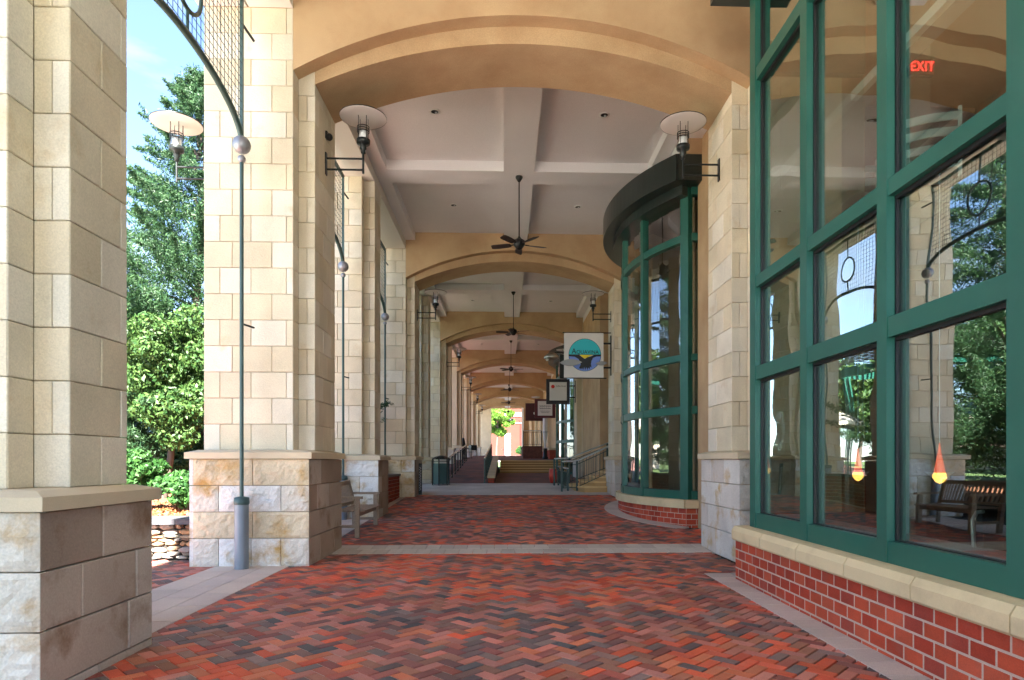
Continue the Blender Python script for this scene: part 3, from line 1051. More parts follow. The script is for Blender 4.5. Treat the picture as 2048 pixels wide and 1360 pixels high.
# ------------------------------------------------------------------ arched mesh screens between the garden-side piers
def screen(yc, zg, label):
    X0 = -3.52
    h = 1.455
    t = thing("arched_mesh_screen", (X0, yc, zg), label, "metal screen", "arched mesh screens between the garden piers")

    def arch_z(y):
        u = min(1, abs((y - yc) / h))
        return 5.70 + 0.47 * math.sqrt(1 - u * u)
    for sgn in (-1, 1):
        y = yc + sgn * h
        p = MB().tube([(X0, y, zg + 0.9), (X0, y, 5.5)], 0.026, 10).build("pole", M_PIPE, t)
        MB().tube([(X0, y, 3.28), (X0 + 0.06, y + sgn * 0.26, 3.28)], 0.014, 6).build("tie", M_IRON, p)
        q = MB().tube([(X0, y, zg - 0.02), (X0, y, zg + 0.9)], 0.09, 20).build("base_pipe", M_PIPEB, t)
        MB().lathe([(0.03, 0.97), (0.095, 0.955), (0.10, 0.88), (0.092, 0.86)], (X0, y, zg), 20).build("collar", M_PIPE, q)
        MB().ball((X0, y, 5.67), 0.118, 20).build("ball_finial", M_BALL, t)
        MB().ball((X0, y, 5.48), 0.054, 14).build("small_ball", M_BALL, t)
        fb = MB().box(X0 - 0.02, X0 + 0.02, y - 0.022, y + 0.022, 5.75, 7.62).build("side_bar", M_PIPE, t)
        MB().tube([(X0, y, 7.3), (X0 + 0.02, y + sgn * 0.36, 7.3)], 0.018, 8).build("wall_bracket", M_IRON, fb)
    ys = [yc + h * math.sin(math.pi * (i / 40 - 0.5)) for i in range(41)]
    MB().tube([(X0, y, arch_z(y)) for y in ys], 0.040, 10).build("arch_pipe", M_PIPE, t)
    MB().box(X0 - 0.025, X0 + 0.025, yc - h, yc + h, 7.60, 7.66).build("top_bar", M_PIPE, t)
    cz, cr_ = 6.78, 0.32
    b = MB()
    b.tube([(X0, yc + cr_ * math.cos(2 * math.pi * i / 32), cz + cr_ * math.sin(2 * math.pi * i / 32)) for i in range(33)], 0.024, 8, caps=False)
    b.tube([(X0, yc, arch_z(yc)), (X0, yc, cz - cr_)], 0.018, 8)
    b.tube([(X0, yc, cz + cr_), (X0, yc, 7.61)], 0.018, 8)
    b.build("ring", M_PIPE, t)
    b = MB()
    wr = 0.0045

    def seg_v(y, za, zb):
        if zb - za > 0.02: b.tube([(X0, y, za), (X0, y, zb)], wr, 4, caps=False, smooth=False)

    def seg_h(z, ya, yb_):
        if yb_ - ya > 0.02: b.tube([(X0 + 0.006, ya, z), (X0 + 0.006, yb_, z)], wr, 4, caps=False, smooth=False)
    nv = 28
    for i in range(1, nv):
        y = yc - h + 2 * h * i / nv
        za = arch_z(y)
        dy = abs(y - yc)
        if dy < cr_:
            dz = math.sqrt(cr_ * cr_ - dy * dy)
            seg_v(y, za, cz - dz)
            seg_v(y, cz + dz, 7.6)
        else:
            seg_v(y, za, 7.6)
    z = 5.82
    while z < 7.6:
        u = (z - 5.70) / 0.47
        inner = 0 if u >= 1 else h * math.sqrt(1 - u * u)
        lim = max(inner, math.sqrt(max(0, cr_ * cr_ - (z - cz) ** 2)))
        seg_h(z, yc - h, yc - lim)
        seg_h(z, yc + lim, yc + h)
        z += 0.104
    b.build("wire_mesh", M_IRON, t)
    return t


SL = ["nearest arched mesh screen, between the two nearest left piers", "arched mesh screen behind the wide pier, above the bench", "arched mesh screen above the brick planter wall",
      "arched mesh screen beside the litter bin", "distant arched mesh screen beside the ramp", "distant arched mesh screen by the black chairs"]
for i, yc in enumerate([7.2, 12.55, 17.4, 22.75, 27.6, 32.95]):
    screen(yc, walk_z(yc + 1.4), SL[i])


# ------------------------------------------------------------------ right hand shopfront
def wall_box(name, x0, x1, y0, y1, z0, z1, m, label=None, cat=None):
    o = MB().box(x0, x1, y0, y1, z0, z1).build(name, m)
    if label: tag(o, label, cat)
    return o


shop = thing("shopfront_wall", (3.65, 20, 0), "tan stucco shop wall along the right of the arcade", "wall")
for (ya, yb, xa) in ((8.0, 9.1, 4.3), (10.66, 12.77, 3.9), (18.03, 19.3, 3.9), (20.86, 21.0, 3.62), (24.2, 29.5, 3.62), (31.06, 32.4, 3.62), (38.4, 39.7, 3.62), (41.26, 49.9, 3.62),
                     (51.46, 60.1, 3.62), (61.66, 70.3, 3.62), (71.86, 80.0, 3.0)):
    MB().box(xa, xa + 0.3, ya, yb, -0.1, 8.6).build("stucco_panel", M_STUCCO, shop)
MB().box(3.92, 7.5, 24.2, 24.5, 0, 8.6).build("stucco_panel", M_STUCCO, shop)
MB().box(3.92, 7.5, 20.7, 21.0, 0, 8.6).build("stucco_panel", M_STUCCO, shop)
MB().box(6.6, 6.9, 21.0, 24.2, 0, 8.6).build("stucco_panel", M_STUCCO, shop)

G_RED = [(0.42, 0.058, 0.026), (0.46, 0.070, 0.030), (0.37, 0.046, 0.022), (0.48, 0.085, 0.040), (0.33, 0.05, 0.03)]
PANE_Z = [0.83, 2.40, 3.49, 5.92]
RAIL_Z = [(0.66, 0.83), (2.40, 2.555), (3.49, 3.62), (5.92, 6.07)]


def flat_bay(label):
    """near bay: plane facing the walk"""
    t = thing("bay_window", (2.9, 5.0, 0), label, "bay window", "green framed bay windows")
    XF, Y0, Y1 = 2.985, -0.2, 7.56
    # brick base
    XB = 2.82
    MB().box(XB + 0.003, XB + 0.25, Y0, Y1 + 0.157, -0.1, 0.478).build("mortar_bed", M_BMORTAR, t)
    MB().box(XB + 0.25, 4.3, Y1 - 0.1, Y1 + 0.095, -0.1, 0.478).build("mortar_bed", M_BMORTAR, t)
    bl, bh, gp = 0.213, 0.1115, 0.011
    for r in range(5):
        z1 = 0.474 - bh * r
        z0 = max(-0.02, z1 - bh + gp)
        y = Y1 + 0.16 - (bl / 2 if r % 2 else bl)
        ya_prev = Y1 + 0.16
        while ya_prev > Y0:
            ya = max(y, Y0)
            me = slab_mesh("brick", ya_prev - ya - gp, z1 - z0, 0.06, M_BRICK)
            k = rnd.uniform(0.9, 1.1)
            c = rnd.choice(G_RED)
            place("brick", me, t, (XB, ya_prev - gp / 2 if False else ya_prev - gp / 2, z0), tuple(v * k for v in c), (0, 0, R(-90)))
            ya_prev = ya
            y -= bl
    # sill stones
    y = Y1 + 0.14
    ln = 0.86
    while y > Y0:
        ya = max(y - ln, Y0)
        bx = MB()
        c = 0.02
        prof = [(2.765 + c, 0.482), (2.765, 0.482 + c), (2.765, 0.60), (2.80, 0.655), (3.1, 0.662), (3.1, 0.482)]
        n = len(prof)
        a_, b_ = ya + 0.006, y - 0.006
        vs = [(p[0], a_, p[1]) for p in prof] + [(p[0], b_, p[1]) for p in prof]
        bx.add(vs, [tuple(range(n - 1, -1, -1)), tuple(range(n, 2 * n))] + [(i, (i + 1) % n, n + (i + 1) % n, n + i) for i in range(n)])
        bx.build("sill_stone", M_SILL, t)
        y = ya
    MB().box(2.80, 3.09, Y0, Y1 + 0.12, 0.49, 0.63).build("sill_joint", mat("sill_mortar", (0.75, 0.68, 0.58), rough=0.9), t)
    # transoms
    for (z0, z1) in RAIL_Z + [(7.0, 7.12)]:
        MB().box(XF - 0.035, XF + 0.10, Y0, Y1, z0, z1).build("transom", M_GREEN, t)
    ys = [Y1 - 0.08, 6.19, 4.88, 3.51, 2.2, 0.9, Y0 + 0.05]
    wd = [0.16, 0.14, 0.13, 0.26, 0.12, 0.12, 0.1]
    for y, wv in zip(ys, wd):
        MB().box(XF - 0.045, XF + 0.105, y - wv / 2, y + wv / 2, 0.662, 7.1).build("mullion", M_GREEN, t)
    zr = [(0.83, 2.40), (2.555, 3.49), (3.62, 5.92), (6.07, 7.0)]
    for i in range(len(ys) - 1):
        yb = ys[i] - wd[i] / 2
        ya = ys[i + 1] + wd[i + 1] / 2
        for (z0, z1) in zr:
            pn = MB().box(XF + 0.045, XF + 0.052, ya, yb, z0, z1).build("pane", M_GLASS, t)
            g_ = MB()
            e = 0.018
            g_.box(XF + 0.02, XF + 0.0445, ya, ya + e, z0, z1)
            g_.box(XF + 0.02, XF + 0.0445, yb - e, yb, z0, z1)
            g_.box(XF + 0.02, XF + 0.0445, ya + e, yb - e, z0, z0 + e * 0.5)
            g_.box(XF + 0.02, XF + 0.0445, ya + e, yb - e, z1 - e * 1.6, z1)
            g_.build("gasket", M_GASKET, pn)
    # return face towards the far side
    MB().box(3.02, 4.3, Y1 - 0.1, Y1, 6.07, 7.0).build("return_panel", M_GREEN, t)
    MB().box(3.02, 4.3, Y1 - 0.1, Y1, 0.66, 0.83).build("return_panel", M_GREEN, t)
    MB().box(3.02, 4.3, Y1 - 0.06, Y1 - 0.05, 0.83, 6.07).build("return_pane", M_GLASS, t)
    # fascia
    MB().box(2.55, 4.3, Y0, Y1 + 0.28, 7.10, 7.62).build("fascia", M_FASCIA, t)
    MB().box(3.0, 4.9, Y0, Y1, 7.62, 8.3).build("upper_wall", M_STUCCO, t)
    return t


near_bay = flat_bay("large green framed bay window nearest at the right edge")


def round_bay(yc, label, detail=True, copies=None):
    gz = ground_z(yc - 3)
    t = thing("bay_window", (3.6, yc, gz), label, "bay window", "green framed bay windows")
    CX, RB = 7.36, 4.54
    A = math.asin(2.63 / RB)

    def P(r, a): return (CX - r * math.cos(a), yc - r * math.sin(a))     # a > 0 is the near side

    def ring(r0, r1, z0, z1, n=28, a0=-A, a1=A, ext=True):
        pts = [P(r0, a0 + (a1 - a0) * i / n) for i in range(n + 1)]
        pin = [P(r1, a0 + (a1 - a0) * i / n) for i in range(n + 1)]
        b = MB()
        vs = [(x, y, z0) for x, y in pts] + [(x, y, z1) for x, y in pts] + [(x, y, z0) for x, y in pin] + [(x, y, z1) for x, y in pin]
        m = n + 1
        fs = []
        for i in range(n):
            fs.append((i + 1, i, m + i, m + i + 1))
            fs.append((2 * m + i, 2 * m + i + 1, 3 * m + i + 1, 3 * m + i))
            fs.append((i, i + 1, 2 * m + i + 1, 2 * m + i))
            fs.append((m + i + 1, m + i, 3 * m + i, 3 * m + i + 1))
        fs.append((0, 2 * m, 3 * m, m))
        fs.append((n, m + n, 3 * m + n, 2 * m + n))
        b.add(vs, [f[::-1] for f in fs])
        return b
    zb = gz - 0.2
    yn, xn = yc - 2.63, P(RB, A)[0]
    b = ring(RB - 0.005, RB - 0.3, zb, 0.478)
    b.box(xn, 4.6, yn + 0.004, yn + 0.3, zb, 0.478)
    b.box(xn, 4.6, yc + 2.63 - 0.3, yc + 2.63 - 0.012, zb, 0.478)
    b.build("mortar_bed", M_BMORTAR, t)
    if detail:
        bh, gp = 0.1115, 0.011
        nb = 27
        for r in range(5):
            z1 = 0.474 - bh * r
            if z1 < gz - 0.12: continue
            z0 = z1 - bh + gp
            for i in range(nb + 1):
                da = 2 * A / nb
                a1 = A - da * i + (da / 2 if r % 2 else 0)
                a0 = a1 - da
                a1 = min(a1, A)
                a0 = max(a0, -A)
                if a1 - a0 < 0.008: continue
                p1, p0 = P(RB, a1), P(RB, a0)
                d = Vector((p1[0] - p0[0], p1[1] - p0[1]))
                # seen from outside (from -x) the far end p0 is on the left
                me = slab_mesh("brick", round(d.length - gp, 3), z1 - z0, 0.06, M_BRICK)
                dn = d.normalized()
                k = rnd.uniform(0.9, 1.1)
                place("brick", me, t, (p0[0] + dn.x * gp / 2, p0[1] + dn.y * gp / 2, z0), tuple(v * k for v in rnd.choice(G_RED)), (0, 0, math.atan2(dn.y, dn.x)))
            x = xn
            first = 0.11 if r % 2 else 0.213
            while x < 4.5:
                me = slab_mesh("brick", first - gp, z1 - z0, 0.06, M_BRICK)
                place("brick", me, t, (x + gp / 2, yn, z0), rnd.choice(G_RED))
                x += first
                first = 0.213
    b = ring(RB + 0.065, RB - 0.3, 0.482, 0.655)
    b.box(xn - 0.02, 4.6, yn - 0.065, yn + 0.3, 0.484, 0.653)
    b.box(xn - 0.02, 4.6, yc + 2.63 - 0.3, yc + 2.63 + 0.065, 0.484, 0.653)
    b.build("sill_stone", M_SILL, t)
    RF = RB - 0.06
    RG = RF - 0.06
    for (z0, z1) in RAIL_Z + [(6.85, 7.0)]:
        b = ring(RF, RF - 0.13, z0, z1)
        b.box(P(RF, A)[0] + 0.08, 4.6, yn + 0.03, yn + 0.16, z0, z1)
        b.build("transom", M_GREEN, t)
    mul = [A, R(16.3), R(-1.0), R(-18.3), -A]
    for a in mul:
        hw = 0.055 / RF if abs(a) < A - 0.01 else 0.10 / RF
        aa = a if abs(a) < A - 0.01 else a * (1 - 0.09 / RF / abs(a))
        b = ring(RF + 0.012, RF - 0.14, 0.657, 6.995, 2, aa - hw, aa + hw)
        b.build("mullion", M_GREEN, t)
    zr = [(0.83, 2.40), (2.555, 3.49), (3.62, 5.92), (6.07, 6.85)]
    for a1, a0 in zip(mul[:-1], mul[1:]):
        for (z0, z1) in zr:
            n = 5
            b = MB()
            pts = [P(RG, a0 + (a1 - a0) * i / n) for i in range(n + 1)]
            vs = [(x, y, z0) for x, y in pts] + [(x, y, z1) for x, y in pts]
            b.add(vs, [(i, i + 1, n + 2 + i, n + 1 + i) for i in range(n)], False)
            pn = b.build("pane", M_GLASS, t)
            g_ = ring(RG + 0.024, RG + 0.004, z0, z0 + 0.012, 5, a0, a1)
            for (q0, q1) in ((z1 - 0.03, z1),):
                pass
            g_.build("gasket", M_GASKET, pn)
    for (z0, z1) in zr:
        MB().box(P(RF, A)[0] + 0.09, 4.6, yn + 0.10, yn + 0.107, z0, z1).build("pane", M_GLASS, t)
    MB().box(4.05, 4.2, yn + 0.025, yn + 0.17, 0.66, 7.0).build("mullion", M_GREEN, t)
    A2 = math.asin(2.9 / (RB + 0.38))
    b = ring(RB + 0.38, RB - 0.4, 7.0, 7.52, 32, -A2, A2)
    b.box(P(RB + 0.38, A2)[0] + 0.02, 4.6, yc - 2.9, yc - 2.2, 7.002, 7.518)
    b.build("fascia", M_FASCIA, t)
    b = ring(RB + 0.12, RB - 0.4, 6.80, 7.0, 32)
    b.build("fascia_trim", M_FASCIA, t)
    b = MB()
    pts = [P(RB + 0.3, -A2 + 2 * A2 * i / 24) for i in range(25)] + [(5.5, yc + 2.9), (5.5, yc - 2.9)]
    b.prism_z(pts[::-1], 7.50, 7.51)
    b.build("bay_roof", M_FASCIA, t)
    MB().box(3.62, 3.9, yc - 2.9, yc + 2.9, 7.52, 8.6).build("upper_wall", M_STUCCO, t)
    return t


round_bay(15.4, "curved green bay window with brick base in the middle distance")
round_bay(15.4 + 2 * PITCH, "distant green bay window beyond the stair", False)

# interiors -----------------------------------------------------------
room = thing("interior_room", (5.5, 5, 0), "dim brown restaurant interior behind the nearest bay window", "interior")
MB().box(3.1, 9.0, -0.3, 7.4, 0.05, 0.12).build("room_floor", M_INFLOOR, room)
MB().box(4.35, 9.0, 7.4, 11.9, 0.05, 0.12).build("room_floor", M_INFLOOR, room)
MB().box(9.0, 9.2, -0.3, 12.0, 0, 8.3).build("room_wall", M_INWALL, room)
MB().box(4.3, 9.0, 11.9, 12.1, 0, 8.3).build("room_wall", M_INWALL, room)
MB().box(3.05, 9.0, -0.5, -0.3, 0, 8.3).build("room_wall", M_INWALL, room)
MB().box(4.2, 9.0, -0.3, 11.9, 8.2, 8.3).build("room_ceiling", mat("interior_tan_ceiling", (0.26, 0.16, 0.09), rough=0.9), room)
MB().box(4.31, 4.5, 9.6, 11.9, 0, 8.2).build("room_partition", M_INCREAM, room)
MB().box(7.0, 9.0, 8.2, 8.35, 0.1, 6.3).build("room_partition", M_INCREAM, room)
MB().box(5.4, 5.8, 8.5, 9.0, 0.1, 8.2).build("room_column", M_INCREAM, room)
MB().box(4.5, 4.70, 3.9, 10.4, 6.05, 6.12).build("shelf_soffit", M_INGREY, room)
MB().box(4.42, 4.50, 3.9, 10.4, 6.05, 6.16).build("shelf_edge", M_INWHITE, room)
MB().box(4.55, 9.0, 5.8, 11.8, 4.05, 4.30).build("mezzanine_slab", mat("mezzanine_dark", (0.07, 0.05, 0.04), rough=0.7), room)
for yy in (3.85, 5.15, 6.50):
    MB().box(3.22, 3.31, yy, yy + 0.07, 0.83, 7.0).build("inner_post", mat("inner_post_grey", (0.42, 0.40, 0.44), rough=0.6), room)
MB().box(3.16, 3.42, -0.1, 7.3, 0.80, 0.828).build("inner_sill", mat("inner_sill_grey", (0.36, 0.33, 0.35), rough=0.5), room)
MB().box(4.40, 4.47, 6.9, 7.0, 0.12, 3.0).build("door_post", M_INWHITE, room)
MB().box(4.8, 6.6, 7.1, 7.3, 0.12, 0.95).build("banquette", mat("banquette_dark", (0.04, 0.025, 0.02), rough=0.5), room)

room2 = thing("interior_room", (5.5, 15, 0), "dim interior behind the curved bay window", "interior")
MB().box(3.95, 9.0, 12.2, 18.6, 0.30, 0.36).build("room_floor", M_INFLOOR, room2)
MB().box(7.5, 7.7, 12.2, 18.6, 0.3, 8.2).build("room_wall", M_INCREAM, room2)
MB().box(3.95, 7.5, 18.5, 18.6, 0.3, 8.2).build("room_wall", M_INCREAM, room2)
MB().box(3.95, 7.5, 12.2, 12.3, 0.3, 8.2).build("room_wall", M_INCREAM, room2)
MB().box(3.95, 7.5, 12.3, 18.5, 7.6, 7.7).build("room_ceiling", M_INGREY, room2)
MB().box(4.9, 5.2, 14.5, 14.8, 0.3, 7.6).build("room_column", M_INWHITE, room2)

room3 = thing("interior_room", (5.5, 36, 0), "dark interior behind the distant bay window", "interior")
MB().box(6.5, 6.7, 32.4, 39.4, 0.3, 8.2).build("room_wall", M_INGREY, room3)
MB().box(3.95, 6.5, 38.9, 39.0, 0.3, 8.2).build("room_wall", M_INGREY, room3)
MB().box(3.95, 6.5, 32.5, 32.6, 0.3, 8.2).build("room_wall", M_INGREY, room3)

# exit sign
ex = thing("exit_sign", (5.64, 8.45, 6.78), "red lit EXIT sign inside the nearest bay window", "exit sign")
MB().box(5.47, 5.81, 8.44, 8.5, 6.67, 6.89).build("housing", M_BLACK, ex)


def text(body, size, loc, m, parent, name="lettering", ext=0.003, align='CENTER', rot=(R(90), 0, 0), sx=1.0, shear=0.0, sp=1.0):
    cu = bpy.data.curves.new(name, 'FONT')
    cu.body = body
    cu.size = size
    cu.extrude = ext
    cu.align_x = align
    cu.align_y = 'CENTER'
    cu.shear = shear
    cu.space_character = sp
    cu.materials.append(m)
    cu.offset = 0.0
    tmp = bpy.data.objects.new("tmp_text", cu)
    COL.objects.link(tmp)
    dg = bpy.context.evaluated_depsgraph_get()
    me = bpy.data.meshes.new_from_object(tmp.evaluated_get(dg))
    bpy.data.objects.remove(tmp)
    o = bpy.data.objects.new(name, me)
    COL.objects.link(o)
    o.parent = parent
    o.location = Vector(loc) - wl(parent)
    o.rotation_euler = rot
    o.scale = (sx, 1, 1)
    return o


M_EXIT = mat("exit_red_glow", (0.5, 0.0, 0.0), emit=(1, 0.02, 0.015), estr=0.8)
text("EXIT", 0.19, (5.64, 8.425, 6.775), M_EXIT, ex, sx=0.8, ext=0.002, sp=1.08)


# chairs on the mezzanine
def ladder_chair(loc, ang, label):
    t = thing("ladder_back_chair", loc, label, "chair", "white ladder back chairs on the mezzanine")
    x, y, z = loc
    M = Matrix.Rotation(ang, 4, 'Z')

    def bx(n, x0, x1, y0, y1, z0, z1, curve=0.0):
        b = MB()
        k = 8
        for i in range(k):
            a0, a1 = x0 + (x1 - x0) * i / k, x0 + (x1 - x0) * (i + 1) / k
            c0 = curve * math.sin(math.pi * i / k)
            c1 = curve * math.sin(math.pi * (i + 1) / k)
            vs = [(a0, y0 + c0, z0), (a1, y0 + c1, z0), (a1, y1 + c1, z0), (a0, y1 + c0, z0), (a0, y0 + c0, z1), (a1, y0 + c1, z1), (a1, y1 + c1, z1), (a0, y1 + c0, z1)]
            b.add(vs, [(0, 3, 2, 1), (4, 5, 6, 7), (0, 1, 5, 4), (1, 2, 6, 5), (2, 3, 7, 6), (3, 0, 4, 7)])
        b.v = [tuple(M @ Vector(v) + Vector(loc)) for v in b.v]
        return b.build(n, M_INWHITE, t)
    bx("seat", -0.31, 0.31, -0.23, 0.22, 0.44, 0.48)
    for i, zz in enumerate((0.62, 0.80, 0.97)):
        bx("slat", -0.30, 0.30, 0.20, 0.222, zz, zz + 0.09, 0.05)
    for sx_ in (-0.325, 0.29):
        bx("rear_leg", sx_, sx_ + 0.035, 0.19, 0.225, 0, 1.12)
        bx("leg", sx_, sx_ + 0.035, -0.22, -0.185, 0, 0.44)
    return t


ladder_chair((4.90, 7.28, 4.30), R(155), "white ladder back chair on the mezzanine, seen below the exit sign")
ladder_chair((4.75, 8.6, 4.30), R(150), "white ladder back chair on the mezzanine, in the middle window column")
for (x, y, lab) in ((5.5, 7.0, "dark round table on the mezzanine beside the nearer white chair"), (5.35, 9.0, "dark round table on the mezzanine beside the farther white chair")):
    tb = thing("round_table", (x, y, 4.3), lab, "table", "dark tables on the mezzanine")
    MB().lathe([(0.001, 0.74), (0.40, 0.74), (0.40, 0.71), (0.001, 0.71)], (x, y, 4.3), 20, False).build("table_top", mat("dark_table", (0.05, 0.035, 0.03), rough=0.4), tb)
    MB().tube([(x, y, 4.3), (x, y, 5.01)], 0.035, 8).build("pedestal", M_BLACK, tb)

# pendant lamps
M_AMBER = mat("amber_glass_glow", (0.9, 0.5, 0.15), emit=(1.0, 0.42, 0.08), estr=0.35)
M_REDG = mat("red_glass_glow", (0.6, 0.08, 0.03), emit=(0.9, 0.10, 0.03), estr=0.12)
for (x, y, z, lab) in ((3.92, 6.95, 1.32, "glowing amber pendant lamp in the middle window column"), (3.92, 5.62, 1.34, "glowing amber pendant lamp in the nearest window column")):
    pl = thing("pendant_lamp", (x, y, z), lab, "pendant lamp", "amber glass pendant lamps behind the near bay")
    MB().tube([(x, y, z + 0.24), (x, y, 4.05)], 0.004, 5).build("cord", M_SILVER, pl)
    MB().lathe([(0.004, 0.27), (0.016, 0.17), (0.028, 0.11), (0.042, 0.03), (0.046, 0.0)], (x, y, z), 16).build("glass_cone", M_REDG, pl)
    MB().lathe([(0.046, 0.0), (0.058, -0.02), (0.055, -0.05), (0.03, -0.085), (0.001, -0.10)], (x, y, z), 9, False).build("glass_globe", M_AMBER, pl)
    b = MB()
    for a in (-50, 130):
        d = Vector((math.cos(R(a + 15)), math.sin(R(a + 15)), 0))
        c = Vector((x, y, z))
        q = Vector((-d.y, d.x, 0)) * 0.02
        b.add([c + d * 0.05 - q, c + d * 0.115 - q + Vector((0, 0, 0.01)), c + d * 0.115 + q + Vector((0, 0, 0.01)), c + d * 0.05 + q, c + d * 0.045 + Vector((0, 0, -0.06))],
              [(0, 1, 2, 3), (1, 0, 4), (2, 1, 4), (3, 2, 4), (0, 3, 4)])
    b.build("fin", M_SILVER, pl)
# black chair just inside the glass
bc_ = thing("dining_chair", (3.60, 4.25, 0.12), "black upholstered chair with a silver edge just inside the nearest bay window", "chair")
b = MB()
pr = [(-0.20, 0.42), (-0.21, 0.95), (-0.17, 0.97), (-0.15, 0.93), (-0.13, 0.48)]
vs = [(3.60 + p[0] * 0 - 0.22, 4.25 - p[0], 0.12 + p[1]) for p in pr] + [(3.60 + 0.22, 4.25 - p[0], 0.12 + p[1]) for p in pr]
b.add(vs, [(0, 1, 2, 3, 4), (9, 8, 7, 6, 5)] + [(i, 5 + i, 5 + (i + 1) % 5, (i + 1) % 5) for i in range(5)])
b.build("backrest", M_BLACK, bc_)
MB().tube([(3.36, 4.43, 0.50), (3.36, 4.47, 1.02), (3.37, 4.44, 1.08), (3.37, 4.38, 1.09)], 0.014, 8).build("edge_trim", M_SILVER, bc_)
MB().tube([(3.84, 4.43, 0.50), (3.84, 4.47, 1.02), (3.83, 4.44, 1.08), (3.83, 4.38, 1.09)], 0.014, 8).build("edge_trim", M_SILVER, bc_)
MB().box(3.37, 3.83, 3.93, 4.38, 0.55, 0.63).build("seat", M_BLACK, bc_)
for (x, y) in ((3.39, 3.96), (3.81, 3.96), (3.39, 4.40), (3.81, 4.40)):
    MB().tube([(x, y, 0.12), (x, y, 0.56)], 0.014, 6).build("leg", M_SILVER, bc_)


# ------------------------------------------------------------------ bench (faces +x)
def bench():
    X0, X1, YA, YB = -3.13, -2.62, 11.55, 13.25
    gz = ground_z(12.4)
    t = thing("garden_bench", (-3.0, 12.4, gz), "weathered grey teak bench beside the stone pier on the left", "bench")
    for y in (YA, YB - 0.07):
        g2 = ground_z(y)
        MB().box(X1 - 0.08, X1, y, y + 0.07, g2, gz + 0.66).build("front_leg", M_WOODB, t)
        b = MB()
        vs = [(X0, y, g2), (X0 + 0.08, y, g2), (X0 + 0.06, y, gz + 0.45), (X0 - 0.06, y, gz + 0.95), (X0 - 0.13, y, gz + 0.95), (X0 - 0.02, y, gz + 0.45)]
        vs += [(a, y + 0.07, c) for a, _, c in vs]
        b.add(vs, [(0, 1, 2, 3, 4, 5), (11, 10, 9, 8, 7, 6)] + [((i + 1) % 6, i, 6 + i, 6 + (i + 1) % 6) for i in range(6)])
        b.build("rear_leg", M_WOODB, t)
        MB().box(X0 - 0.04, X1 + 0.05, y - 0.015, y + 0.085, gz + 0.662, gz + 0.705).build("armrest", M_WOODB, t)
        MB().box(X0 + 0.08, X1 - 0.08, y + 0.01, y + 0.055, gz + 0.14, gz + 0.19).build("stretcher", M_WOODB, t)
    for i in range(6):
        x = X0 + 0.06 + i * 0.092
        MB().box(x, x + 0.07, YA - 0.01 if 0 < i < 5 else YA + 0.075, YB + 0.01 if 0 < i < 5 else YB - 0.075, gz + 0.425, gz + 0.45).build("seat_slat", M_WOODB, t)
    MB().box(X1 - 0.06, X1 - 0.02, YA + 0.07, YB - 0.07, gz + 0.34, gz + 0.42).build("front_rail", M_WOODB, t)
    MB().box(X0 - 0.125, X0 - 0.065, YA + 0.07, YB - 0.07, gz + 0.86, gz + 0.94).build("back_rail", M_WOODB, t)
    MB().box(X0 - 0.03, X0 + 0.03, YA + 0.07, YB - 0.07, gz + 0.47, gz + 0.53).build("back_rail", M_WOODB, t)
    n = 17
    for i in range(n):
        y = YA + 0.10 + (YB - YA - 0.20) * i / (n - 1)
        b = MB()
        b.add([(X0 - 0.01, y - 0.017, gz + 0.53), (X0 + 0.015, y - 0.017, gz + 0.53), (X0 + 0.015, y + 0.017, gz + 0.53), (X0 - 0.01, y + 0.017, gz + 0.53),
               (X0 - 0.105, y - 0.017, gz + 0.87), (X0 - 0.08, y - 0.017, gz + 0.87), (X0 - 0.08, y + 0.017, gz + 0.87), (X0 - 0.105, y + 0.017, gz + 0.87)],
              [(0, 1, 5, 4), (1, 2, 6, 5), (2, 3, 7, 6), (3, 0, 4, 7)])
        b.build("back_slat", M_WOODB, t)


bench()

# brick planter wall between piers
bp_ = thing("brick_planter_wall", (-3.2, 17.3, 0.25), "low red brick wall between the garden piers behind the bench", "wall")
MB().box(-3.42, -3.135, 15.5, 19.0, 0.1, 1.0).build("mortar_bed", M_BMORTAR, bp_)
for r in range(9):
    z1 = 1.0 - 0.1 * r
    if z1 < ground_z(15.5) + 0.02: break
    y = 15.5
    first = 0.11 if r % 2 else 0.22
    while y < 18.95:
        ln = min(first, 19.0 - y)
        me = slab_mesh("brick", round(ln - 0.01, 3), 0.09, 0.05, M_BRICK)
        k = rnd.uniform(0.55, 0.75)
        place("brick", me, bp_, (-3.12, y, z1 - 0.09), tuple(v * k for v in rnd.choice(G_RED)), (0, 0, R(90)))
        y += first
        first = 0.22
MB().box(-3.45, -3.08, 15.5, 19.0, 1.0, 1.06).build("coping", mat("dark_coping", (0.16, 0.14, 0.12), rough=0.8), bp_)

# ------------------------------------------------------------------ litter bin
lb = thing("litter_bin", (-2.36, 23.6, ground_z(23.6)), "dark green litter bin with a domed lid and pale slotted band", "litter bin")
bx_, by_, bz_ = -2.36, 23.6, ground_z(23.6)
M_BINP = mat("bin_mesh_green", (0.03, 0.085, 0.09), rough=0.5)
b = MB()
hexp = [(bx_ + 0.31 * math.cos(R(60 * i + 22)), by_ + 0.31 * math.sin(R(60 * i + 22))) for i in range(6)]
b.prism_z(hexp, bz_ + 0.05, bz_ + 0.80)
b.build("body", M_BINP, lb)
for i in range(6):
    x, y = hexp[i]
    MB().box(x - 0.02, x + 0.02, y - 0.02, y + 0.02, bz_, bz_ + 0.98).build("post", M_BLACK, lb)
MB().prism_z([(bx_ + 0.27 * math.cos(R(60 * i + 22)), by_ + 0.27 * math.sin(R(60 * i + 22))) for i in range(6)], bz_ + 0.80, bz_ + 0.95).build("slot_band", mat("bin_pale_band", (0.6, 0.6, 0.56), rough=0.5), lb)
